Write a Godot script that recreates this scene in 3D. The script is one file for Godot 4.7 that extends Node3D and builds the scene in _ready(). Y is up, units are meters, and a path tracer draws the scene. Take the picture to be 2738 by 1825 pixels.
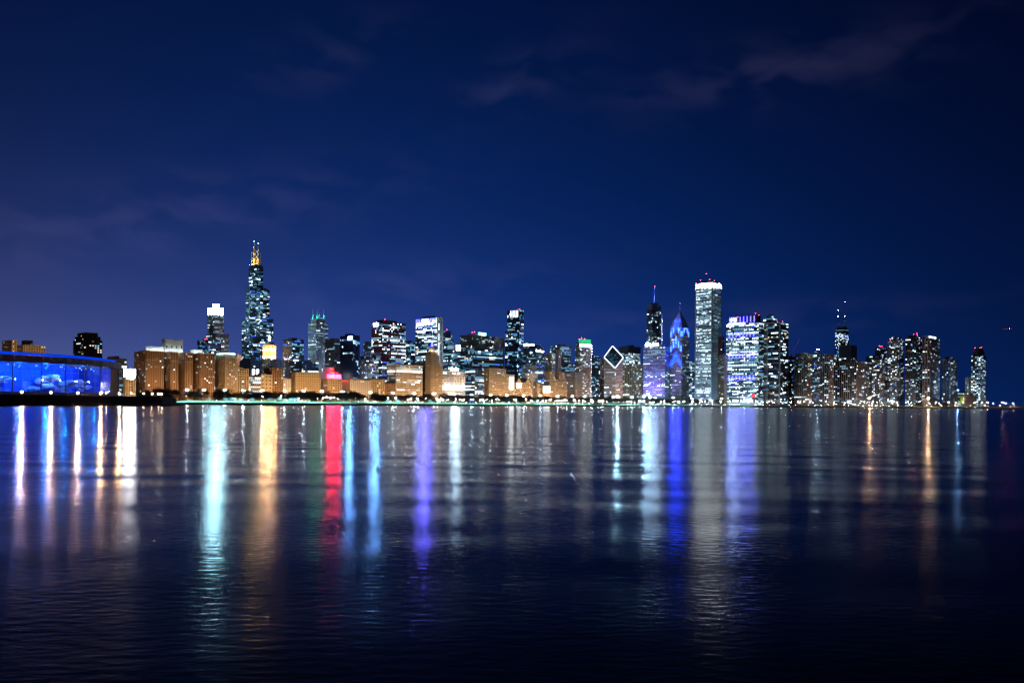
extends Node3D
# A city lakefront at night, in real metres: x is east, -z is north, y is up; the camera stands on the far shore and looks north west.

var rng := RandomNumberGenerator.new()
var mats := {}
var taken := {}
const GROUND := 5.5

# ---------------------------------------------------------------- geometry collector
class Geo:
	var v := PackedVector3Array()
	var off := Vector3.ZERO
	func _init(o := Vector3.ZERO):
		off = o
	func quad(a: Vector3, b: Vector3, c: Vector3, d: Vector3) -> void:   # counter-clockwise seen from outside
		v.append_array([a - off, c - off, b - off, a - off, d - off, c - off])
	func tri(a: Vector3, b: Vector3, c: Vector3) -> void:
		v.append_array([a - off, c - off, b - off])
	func box(x0: float, x1: float, y0: float, y1: float, z0: float, z1: float) -> void:
		var p := [Vector3(x0, y0, z0), Vector3(x1, y0, z0), Vector3(x1, y1, z0), Vector3(x0, y1, z0), Vector3(x0, y0, z1), Vector3(x1, y0, z1), Vector3(x1, y1, z1), Vector3(x0, y1, z1)]
		quad(p[4], p[5], p[6], p[7])
		quad(p[1], p[0], p[3], p[2])
		quad(p[5], p[1], p[2], p[6])
		quad(p[0], p[4], p[7], p[3])
		quad(p[7], p[6], p[2], p[3])
		quad(p[0], p[1], p[5], p[4])
	func bar(a: Vector3, b: Vector3, ra: float, rb: float, sides := 6) -> void:   # tapered rod
		var d := (b - a).normalized()
		var s := d.cross(Vector3.UP if absf(d.y) < 0.9 else Vector3.RIGHT).normalized()
		var t := s.cross(d).normalized()
		for i in sides:
			var p := TAU * i / sides
			var q := TAU * (i + 1) / sides
			var u := s * cos(p) + t * sin(p)
			var w := s * cos(q) + t * sin(q)
			quad(a + w * ra, a + u * ra, b + u * rb, b + w * rb)
			if sides > 3:
				tri(b + w * rb, b + u * rb, b)
				tri(a + u * ra, a + w * ra, a)
	func lathe(at: Vector3, prof: Array, sides := 12, turn := 0.0) -> void:   # profile of [radius, height]
		for i in sides:
			var p := TAU * i / sides + turn
			var q := TAU * (i + 1) / sides + turn
			for k in prof.size() - 1:
				var r0: float = prof[k][0]
				var r1: float = prof[k + 1][0]
				var y0: float = prof[k][1]
				var y1: float = prof[k + 1][1]
				quad(at + Vector3(cos(q) * r0, y0, sin(q) * r0), at + Vector3(cos(p) * r0, y0, sin(p) * r0), at + Vector3(cos(p) * r1, y1, sin(p) * r1), at + Vector3(cos(q) * r1, y1, sin(q) * r1))
	func mesh() -> ArrayMesh:
		var m := ArrayMesh.new()
		if v.size():
			var a := []
			a.resize(Mesh.ARRAY_MAX)
			a[Mesh.ARRAY_VERTEX] = v
			m.add_surface_from_arrays(Mesh.PRIMITIVE_TRIANGLES, a)
		return m

# ---------------------------------------------------------------- helpers
func numbered(called: String) -> String:
	var k: int = taken.get(called, 0)
	taken[called] = k + 1
	return called if k == 0 else "%s_%03d" % [called, k]

func put(g: Geo, called: String, m: Material, parent: Node3D, kind := "") -> MeshInstance3D:
	var o := MeshInstance3D.new()
	o.mesh = g.mesh()
	o.name = called
	o.material_override = m
	if kind:
		o.set_meta("kind", kind)
	parent.add_child(o, true)
	return o

func thing(called: String, label: String, category: String, at: Vector3, group := "") -> Node3D:
	var o := Node3D.new()
	o.name = numbered(called)
	o.position = at
	o.set_meta("label", label)
	o.set_meta("category", category)
	if group:
		o.set_meta("group", group)
	add_child(o, true)
	return o

func copy(o: Node3D, called: String, at: Vector3, turn := 0.0, size := 1.0) -> Node3D:
	var c: Node3D = o.duplicate()
	c.name = numbered(called)
	add_child(c, true)
	c.position = at
	c.rotation.y = turn
	c.scale = Vector3.ONE * size
	return c

func setting(g: Geo, called: String, m: Material) -> MeshInstance3D:
	return put(g, called, m, self, "structure")

func paint(c: Color, rough := 0.8, metal := 0.0) -> StandardMaterial3D:   # c in linear, real-world base colours
	var m := StandardMaterial3D.new()
	m.albedo_color = c.linear_to_srgb()
	m.roughness = rough
	m.metallic = metal
	return m

func glow(c: Color, power: float) -> StandardMaterial3D:   # for what gives off light
	var m := StandardMaterial3D.new()
	m.albedo_color = Color(0.1, 0.1, 0.1)
	m.emission_enabled = true
	m.emission = c.linear_to_srgb()
	m.emission_energy_multiplier = power
	return m

func omni(parent: Node3D, at: Vector3, c: Color, energy: float, size := 0.3) -> OmniLight3D:
	var l := OmniLight3D.new()
	l.name = "lamp_light"
	l.light_color = c.linear_to_srgb()
	l.light_energy = energy
	l.light_size = size
	l.omni_range = 400.0
	l.omni_attenuation = 2.0
	l.shadow_enabled = true
	parent.add_child(l, true)
	l.position = at
	return l

func spot(parent: Node3D, at: Vector3, aim: Vector3, c: Color, energy: float, angle: float) -> SpotLight3D:
	var l := SpotLight3D.new()
	l.name = "flood_light"
	l.light_color = c.linear_to_srgb()
	l.light_energy = energy
	l.light_size = 0.4
	l.spot_range = 400.0
	l.spot_attenuation = 2.0
	l.spot_angle = angle
	l.spot_angle_attenuation = 0.6
	l.shadow_enabled = true
	parent.add_child(l, true)
	l.position = at
	l.basis = Basis.looking_at(aim - at, Vector3.UP if absf((aim - at).normalized().y) < 0.98 else Vector3.RIGHT)
	return l

# ---------------------------------------------------------------- materials
const WINDOW := ["white_window_light", "bright_window_light", "teal_window_light", "warm_window_light", "dim_warm_window_light", "blue_window_light", "dim_teal_window_light", "grey_window_light"]

func make_materials() -> void:
	mats["tan"] = grain(Color(0.34, 0.26, 0.17), Color(0.48, 0.38, 0.26), 0.03, 0.85)
	mats["orange"] = grain(Color(0.36, 0.26, 0.15), Color(0.52, 0.39, 0.24), 0.035, 0.85)
	mats["brown"] = paint(Color(0.24, 0.16, 0.11))
	mats["brick"] = grain(Color(0.2, 0.115, 0.065), Color(0.33, 0.2, 0.12), 0.03, 0.9)
	mats["redbrick"] = paint(Color(0.16, 0.06, 0.05))
	mats["redsteel"] = paint(Color(0.13, 0.028, 0.03), 0.5)
	mats["white"] = grain(Color(0.46, 0.42, 0.38), Color(0.62, 0.56, 0.52), 0.03, 0.8)
	mats["pale"] = grain(Color(0.36, 0.31, 0.3), Color(0.47, 0.42, 0.41), 0.03, 0.8)
	mats["concrete"] = paint(Color(0.3, 0.28, 0.28))
	mats["grey"] = paint(Color(0.2, 0.2, 0.22))
	mats["dark"] = paint(Color(0.06, 0.06, 0.075), 0.5)
	mats["black"] = paint(Color(0.03, 0.032, 0.045), 0.45)
	mats["marble"] = paint(Color(0.62, 0.6, 0.58))
	mats["green_roof"] = paint(Color(0.08, 0.2, 0.16))
	mats["glass_dark"] = paint(Color(0.01, 0.012, 0.02), 0.15)
	mats["glass_navy"] = paint(Color(0.008, 0.014, 0.06), 0.15)
	mats["glass_teal"] = paint(Color(0.02, 0.04, 0.05), 0.15)
	mats["steel"] = paint(Color(0.35, 0.36, 0.38), 0.4, 0.7)
	mats["pole"] = paint(Color(0.05, 0.05, 0.055), 0.5, 0.3)
	mats["yellow_paint"] = paint(Color(0.6, 0.55, 0.4), 0.5)
	var w := [[Color(0.42, 0.78, 1.0), 1.15], [Color(0.72, 0.91, 1.0), 4.0], [Color(0.16, 0.6, 1.0), 0.65], [Color(1.0, 0.86, 0.62), 1.4], [Color(1.0, 0.68, 0.36), 0.22], [Color(0.04, 0.14, 1.0), 1.9], [Color(0.13, 0.48, 1.0), 0.2], [Color(0.42, 0.72, 1.0), 0.5]]
	for i in 8:
		mats[WINDOW[i]] = glow(w[i][0], w[i][1])
	mats["white_light"] = glow(Color(0.95, 0.98, 1.0), 9.0)
	mats["lantern_light"] = glow(Color(0.4, 0.84, 1.0), 130.0)
	mats["sign_light"] = glow(Color(0.5, 0.74, 1.0), 90.0)
	mats["blue_sign_light"] = glow(Color(0.14, 0.4, 1.0), 440.0)
	mats["screen_light"] = glow(Color(0.6, 0.85, 1.0), 50.0)
	mats["red_sign_light"] = glow(Color(1.0, 0.005, 0.045), 220.0)
	mats["red_light"] = glow(Color(1.0, 0.03, 0.06), 70.0)
	mats["tail_lamp_sign_light"] = glow(Color(1.0, 0.05, 0.08), 1.5)
	mats["bar_light"] = glow(Color(0.9, 0.96, 1.0), 2.6)
	mats["roof_panel_light"] = glow(Color(0.1, 0.14, 1.0), 2.2)
	mats["crown_sign_light"] = glow(Color(0.12, 0.1, 1.0), 300.0)
	mats["outline_light"] = glow(Color(0.82, 0.88, 1.0), 4.0)
	mats["azure_glow"] = glow(Color(0.015, 0.05, 1.0), 18.0)  # chevron strips only: floodlight on them put in as glow
	mats["blue_glow"] = glow(Color(0.003, 0.014, 1.0), 18.0)  # floodlight bulbs, and chevron strips glowing in place of floodlight
	mats["violet_light"] = glow(Color(0.028, 0.024, 1.0), 24.0)
	mats["mast_blue_light"] = glow(Color(0.1, 0.25, 1.0), 60.0)
	mats["green_light"] = glow(Color(0.02, 0.75, 0.3), 0.9)
	mats["teal_light"] = glow(Color(0.0, 0.9, 0.6), 3.0)
	mats["cool_lamp"] = glow(Color(0.6, 0.85, 1.0), 420.0)
	mats["white_lamp"] = glow(Color(1.0, 0.93, 0.88), 170.0)
	mats["warm_lamp"] = glow(Color(1.0, 0.72, 0.42), 150.0)
	mats["sodium_lamp"] = glow(Color(1.0, 0.62, 0.28), 420.0)
	mats["head_lamp"] = glow(Color(1.0, 0.97, 0.92), 160.0)
	mats["tail_lamp"] = glow(Color(1.0, 0.04, 0.03), 45.0)

# storey height, bay width, share of the storey that is wall, share of the bay that is pier, wall, glass, window colours, bays lit in one run, share of storeys lit right through
const STYLE := {
	"tan": [3.9, 3.9, 0.5, 0.5, "tan", "glass_dark", "warm", 1.2, 0.0],
	"orange": [4.9, 5.4, 0.48, 0.5, "orange", "glass_dark", "warm", 1.2, 0.0],
	"hotel_orange": [3.6, 4.2, 0.5, 0.55, "orange", "glass_dark", "cool", 1.1, 0.0],
	"brick_hotel": [3.5, 4.0, 0.5, 0.55, "brick", "glass_dark", "hotel", 1.1, 0.0],
	"brick_loft": [4.3, 5.0, 0.42, 0.4, "brick", "glass_dark", "cool", 1.2, 0.0],
	"cream": [4.6, 5.0, 0.48, 0.5, "white", "glass_dark", "warm", 1.2, 0.0],
	"loft": [4.3, 5.0, 0.42, 0.4, "orange", "glass_dark", "cool", 1.2, 0.0],
	"tan_office": [4.2, 3.6, 0.45, 0.45, "tan", "glass_dark", "cool", 3.0, 0.08],
	"blank_tan": [7.0, 8.0, 0.7, 0.6, "tan", "glass_dark", "warm", 1.0, 0.0],
	"white": [4.4, 4.6, 0.5, 0.5, "white", "glass_dark", "cool", 1.2, 0.0],
	"white_palace": [6.2, 4.2, 0.4, 0.45, "marble", "glass_dark", "cool", 3.0, 0.3],
	"white_pier": [4.0, 4.4, 0.3, 0.5, "white", "glass_dark", "cool", 1.5, 0.0],
	"pale": [4.2, 4.4, 0.5, 0.5, "pale", "glass_dark", "cool", 1.2, 0.0],
	"brown": [3.9, 3.8, 0.45, 0.5, "brown", "glass_dark", "cool", 1.2, 0.0],
	"brown_band": [4.2, 4.5, 0.5, 0.1, "brown", "glass_dark", "cool", 2.5, 0.0],
	"brown_pier": [4.0, 3.4, 0.35, 0.4, "brown", "glass_dark", "cool", 2.0, 0.0],
	"redbrick": [3.3, 4.2, 0.5, 0.4, "redbrick", "glass_dark", "warm", 1.2, 0.0],
	"redsteel": [4.2, 4.4, 0.42, 0.3, "redsteel", "glass_dark", "blaze", 2.0, 0.06],
	"office_grey": [4.2, 4.4, 0.4, 0.25, "concrete", "glass_dark", "cool", 3.0, 0.3],
	"office_dark": [4.2, 4.4, 0.4, 0.3, "dark", "glass_dark", "cool", 1.5, 0.0],
	"black_grid": [4.0, 4.2, 0.35, 0.3, "dark", "glass_dark", "office", 1.8, 0.05],
	"office_bright": [4.0, 4.2, 0.32, 0.2, "dark", "glass_teal", "office", 1.9, 0.065],
	"office_bright2": [4.0, 3.2, 0.35, 0.3, "black", "glass_teal", "blaze", 2.0, 0.1],
	"crown_office": [4.0, 4.6, 0.4, 0.3, "dark", "glass_teal", "blaze", 2.0, 0.15],
	"office_full": [3.9, 4.8, 0.45, 0.3, "grey", "glass_teal", "blaze", 2.0, 0.35],
	"glass_teal": [4.0, 4.2, 0.25, 0.15, "grey", "glass_teal", "office", 1.8, 0.05],
	"glass_dark": [4.0, 4.2, 0.2, 0.12, "black", "glass_navy", "office", 2.2, 0.04],
	"glass_band": [4.2, 5.0, 0.4, 0.06, "dark", "glass_dark", "office", 3.0, 0.18],
	"navy": [4.0, 4.2, 0.15, 0.1, "black", "glass_navy", "cool", 2.0, 0.02],
	"grey_grid": [3.6, 4.0, 0.4, 0.42, "concrete", "glass_dark", "cool", 1.2, 0.0],
	"grey_pier": [4.0, 4.4, 0.25, 0.4, "concrete", "glass_dark", "cool", 1.3, 0.0],
	"tan_pier": [3.8, 5.0, 0.3, 0.5, "tan", "glass_dark", "warm", 1.2, 0.0],
	"framed": [3.6, 5.0, 0.25, 0.15, "black", "glass_navy", "cool", 1.8, 0.02],
	"black_tube": [3.95, 4.6, 0.38, 0.2, "black", "glass_dark", "office", 1.9, 0.08],
	"marble_pier": [4.0, 3.0, 0.35, 0.5, "marble", "glass_dark", "blaze", 2.0, 0.4],
	"granite": [4.0, 3.8, 0.4, 0.45, "pale", "glass_dark", "office", 2.0, 0.06],
	"diamond": [3.9, 4.6, 0.55, 0.06, "white", "glass_dark", "office", 2.5, 0.0],
	"limestone_office": [3.8, 3.4, 0.45, 0.35, "concrete", "glass_dark", "office", 2.6, 0.15],
	"steel_glass": [3.6, 4.4, 0.3, 0.15, "grey", "glass_teal", "cool", 1.8, 0.0],
	"apt_dark": [3.0, 5.0, 0.3, 0.3, "dark", "glass_dark", "home", 1.3, 0.0],
	"apt_beige": [3.0, 5.0, 0.42, 0.3, "tan", "glass_dark", "home", 1.6, 0.0],
	"apt_teal": [3.1, 4.6, 0.3, 0.25, "grey", "glass_teal", "office", 1.6, 0.0],
	"apt_teal2": [3.1, 4.6, 0.35, 0.35, "concrete", "glass_teal", "home", 1.2, 0.0],
	"apt_grey": [3.0, 5.4, 0.32, 0.4, "concrete", "glass_dark", "home", 1.3, 0.0],
	"apt_pale": [3.0, 4.4, 0.35, 0.35, "concrete", "glass_dark", "home", 1.3, 0.0],
	"apt_slab": [3.0, 5.6, 0.3, 0.35, "grey", "glass_dark", "home", 1.4, 0.0],
	"apt_pier": [3.0, 6.0, 0.3, 0.42, "concrete", "glass_dark", "home", 1.3, 0.0],
}
# share of white, bright, teal, warm, dim warm, blue, dim teal and grey windows
const PALETTE := {
	"warm": [0.3, 0.12, 0.02, 0.34, 0.2, 0.0, 0.0, 0.02],
	"cool": [0.34, 0.2, 0.15, 0.08, 0.05, 0.02, 0.11, 0.05],
	"office": [0.25, 0.13, 0.28, 0.03, 0.0, 0.04, 0.17, 0.1],
	"dusk": [0.06, 0.02, 0.28, 0.0, 0.0, 0.02, 0.4, 0.22],
	"home": [0.28, 0.32, 0.16, 0.05, 0.03, 0.05, 0.07, 0.04],
	"blaze": [0.42, 0.36, 0.1, 0.02, 0.0, 0.02, 0.05, 0.03],
	"hotel": [0.45, 0.25, 0.0, 0.1, 0.18, 0.02, 0.0, 0.0],
}

func pick(pal: Array) -> int:
	var r := rng.randf()
	for i in pal.size():
		r -= pal[i]
		if r <= 0.0:
			return i
	return 0

# one storeyed block: dark glass core, wall bands round every storey, piers and lit panes on the two sides that face the lake
func block(t: Array, st: Array, lit: Array, g: Dictionary, ys := -1.0, ye := -1.0, top_blank := 0.0, side_pal := "") -> void:
	var x0: float = t[0]
	var x1: float = t[1]
	var z0: float = t[2]
	var z1: float = t[3]
	var y0: float = t[4]
	var y1: float = t[5]
	var fh: float = st[0]
	var deep := 0.4
	g.core.box(x0 + deep, x1 - deep, y0, y1 - 0.2, z0 + deep, z1 - deep)
	var n := maxi(1, int(round((y1 - y0) / fh)))
	fh = (y1 - y0) / n
	var band: float = st[2] * fh
	for i in n + 1:
		var yb := y0 + i * fh - band * 0.5
		g.wall.box(x0, x1, maxf(yb, y0), minf(yb + band, y1 + 0.6), z0, z1)
	if top_blank > 0.0:
		g.wall.box(x0 - 0.05, x1 + 0.05, y1 - top_blank, y1 + 0.3, z0 - 0.05, z1 + 0.05)
	var home: bool = st[6] in ["home", "warm", "hotel", "cool"]
	for face in 2:
		var pal: Array = PALETTE[side_pal if face == 1 and side_pal else st[6]]
		var span := x1 - x0 if face == 0 else z1 - z0
		var start := maxf(y0, ys if face == 0 else ye)
		var nb := maxi(2, int(round(span / st[1])))
		var bw := span / nb
		var pw: float = bw * st[3]
		if start >= y1 - 0.5:
			continue
		for k in nb + 1:
			var c := k * bw
			var a := maxf(c - pw * 0.5, 0.0)
			var e := minf(c + pw * 0.5, span)
			if face == 0:
				g.pier.box(x0 + a, x0 + e, start, y1 + 0.55, z1 - deep, z1 + 0.12)
			else:
				g.pier.box(x1 - deep, x1 + 0.12, start, y1 + 0.55, z1 - e, z1 - a)
		for i in n:
			var ya := y0 + i * fh + band * 0.5 + 0.05
			var yb := y0 + (i + 1) * fh - band * 0.5 - 0.05
			if ya < start or yb > y1 - top_blank:
				continue
			var p: float = lit[face] * rng.randf_range(0.5, 1.4)
			var r := rng.randf()
			if r < st[8]:
				p = maxf(p, 0.92)
			elif r > 0.93:
				p *= 0.2
			var on := false
			var tone := pick(pal)   # an office storey mostly shares one kind of lamp
			var usual := tone
			for k in nb:
				if k == 0 or rng.randf() < 1.0 / st[7]:
					on = rng.randf() < p
					tone = pick(pal) if home or rng.randf() < 0.4 else usual
				if not on or rng.randf() < 0.06:
					continue
				var a := k * bw + pw * 0.5 + 0.05
				var e := (k + 1) * bw - pw * 0.5 - 0.05
				var w: Geo = g.lit[tone]
				if face == 0:
					var z := z1 - deep + 0.08
					w.quad(Vector3(x0 + a, ya, z), Vector3(x0 + e, ya, z), Vector3(x0 + e, yb, z), Vector3(x0 + a, yb, z))
				else:
					var x := x1 - deep + 0.08
					w.quad(Vector3(x, ya, z1 - a), Vector3(x, ya, z1 - e), Vector3(x, yb, z1 - e), Vector3(x, yb, z1 - a))

func collect(o: Vector3) -> Dictionary:
	var g := {"core": Geo.new(o), "wall": Geo.new(o), "pier": Geo.new(o), "lit": []}
	for i in 8:
		g.lit.append(Geo.new(o))
	return g

func finish(g: Dictionary, st: Array, root: Node3D) -> void:
	put(g.core, "glazing", mats[st[5]], root)
	put(g.wall, "wall_bands", mats[st[4]], root, "stuff")
	if g.pier.v.size():
		put(g.pier, "wall_piers", mats[st[4]], root, "stuff")
	var m := ArrayMesh.new()
	for i in 8:
		if g.lit[i].v.size():
			var a := []
			a.resize(Mesh.ARRAY_MAX)
			a[Mesh.ARRAY_VERTEX] = g.lit[i].v
			m.add_surface_from_arrays(Mesh.PRIMITIVE_TRIANGLES, a)
			m.surface_set_material(m.get_surface_count() - 1, mats[WINDOW[i]])
	if m.get_surface_count():
		var o := MeshInstance3D.new()
		o.mesh = m
		o.name = "lit_windows"
		o.set_meta("kind", "stuff")
		root.add_child(o, true)

func base_of(t: Array) -> Vector3:
	return Vector3((t[0] + t[1]) * 0.5, t[4], (t[2] + t[3]) * 0.5)

func part_box(root: Node3D, called: String, m: String, x0: float, x1: float, y0: float, y1: float, z0: float, z1: float) -> MeshInstance3D:
	var g := Geo.new(root.position)
	g.box(x0, x1, y0, y1, z0, z1)
	return put(g, called, mats[m], root)

func rod(root: Node3D, called: String, m: String, a: Vector3, b: Vector3, ra: float, rb: float, sides := 6) -> MeshInstance3D:
	var g := Geo.new(root.position)
	g.bar(a, b, ra, rb, sides)
	return put(g, called, mats[m], root)

func bulb(root: Node3D, called: String, m: String, at: Vector3, r: float) -> MeshInstance3D:
	var g := Geo.new(root.position)
	g.lathe(at, [[0.01, -r], [r * 0.7, -r * 0.7], [r, 0.0], [r * 0.7, r * 0.7], [0.01, r]], 8)
	return put(g, called, mats[m], root)

func beacon(root: Node3D, at: Vector3, foot: float, m := "red_light", r := 0.55) -> void:
	if at.y > foot + r:
		rod(root, "beacon_post", "pole", Vector3(at.x, foot - 0.5, at.z), at - Vector3(0, r * 0.9, 0), 0.15, 0.12, 4)
	bulb(root, "beacon_light", m, at, r)

func pyramid(root: Node3D, called: String, m: String, x0: float, x1: float, z0: float, z1: float, y0: float, y1: float, keep := 0.0) -> MeshInstance3D:
	var g := Geo.new(root.position)
	var cx := (x0 + x1) / 2
	var cz := (z0 + z1) / 2
	var hx := (x1 - x0) / 2 * keep
	var hz := (z1 - z0) / 2 * keep
	var a := [Vector3(x0, y0, z1), Vector3(x1, y0, z1), Vector3(x1, y0, z0), Vector3(x0, y0, z0)]
	var b := [Vector3(cx - hx, y1, cz + hz), Vector3(cx + hx, y1, cz + hz), Vector3(cx + hx, y1, cz - hz), Vector3(cx - hx, y1, cz - hz)]
	for i in 4:
		var j := (i + 1) % 4
		g.quad(a[i], a[j], b[j], b[i])
	g.quad(b[0], b[1], b[2], b[3])
	return put(g, called, mats[m], root)

func gable(root: Node3D, called: String, m: String, x0: float, x1: float, z0: float, z1: float, y0: float, y1: float, along_x := true) -> MeshInstance3D:
	var g := Geo.new(root.position)
	if along_x:
		var zc := (z0 + z1) / 2
		g.quad(Vector3(x0, y0, z1), Vector3(x1, y0, z1), Vector3(x1, y1, zc), Vector3(x0, y1, zc))
		g.quad(Vector3(x1, y0, z0), Vector3(x0, y0, z0), Vector3(x0, y1, zc), Vector3(x1, y1, zc))
		g.tri(Vector3(x1, y0, z1), Vector3(x1, y0, z0), Vector3(x1, y1, zc))
		g.tri(Vector3(x0, y0, z0), Vector3(x0, y0, z1), Vector3(x0, y1, zc))
	else:
		var xc := (x0 + x1) / 2
		g.quad(Vector3(x1, y0, z1), Vector3(x1, y0, z0), Vector3(xc, y1, z0), Vector3(xc, y1, z1))
		g.quad(Vector3(x0, y0, z0), Vector3(x0, y0, z1), Vector3(xc, y1, z1), Vector3(xc, y1, z0))
		g.tri(Vector3(x0, y0, z1), Vector3(x1, y0, z1), Vector3(xc, y1, z1))
		g.tri(Vector3(x1, y0, z0), Vector3(x0, y0, z0), Vector3(xc, y1, z0))
	return put(g, called, mats[m], root)

func lettering(root: Node3D, words: String, m: String, at: Vector3, high: float, wide: float, turn: float) -> MeshInstance3D:
	var f := SystemFont.new()
	f.font_names = PackedStringArray(["Droid Sans"])
	f.font_weight = 700
	var t := TextMesh.new()
	t.text = words
	t.font = f
	t.font_size = 32
	t.pixel_size = 1.0 / 24.0
	t.depth = 0.3
	var o := MeshInstance3D.new()
	o.name = "sign_lettering"
	o.mesh = t
	o.material_override = mats[m]
	root.add_child(o, true)
	var s := t.get_aabb().size
	o.scale = Vector3(wide / s.x, high / s.y, 1.0)
	o.rotation.y = turn
	o.position = at - root.position
	return o

func flood_row(root: Node3D, a: Vector3, b: Vector3, n: int, c: Color, energy: float) -> void:   # a row of small floodlights
	for i in n:
		var p := a.lerp(b, (i + 0.5) / n)
		bulb(root, "floodlight", "white_lamp", p, 0.16)
		rod(root, "floodlight_stem", "pole", p - Vector3(0, 1.0, 0), p - Vector3(0, 0.15, 0), 0.06, 0.06, 3)
		omni(root, p + Vector3(0, 0.35, 0) - root.position, c, energy, 0.15)

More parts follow.
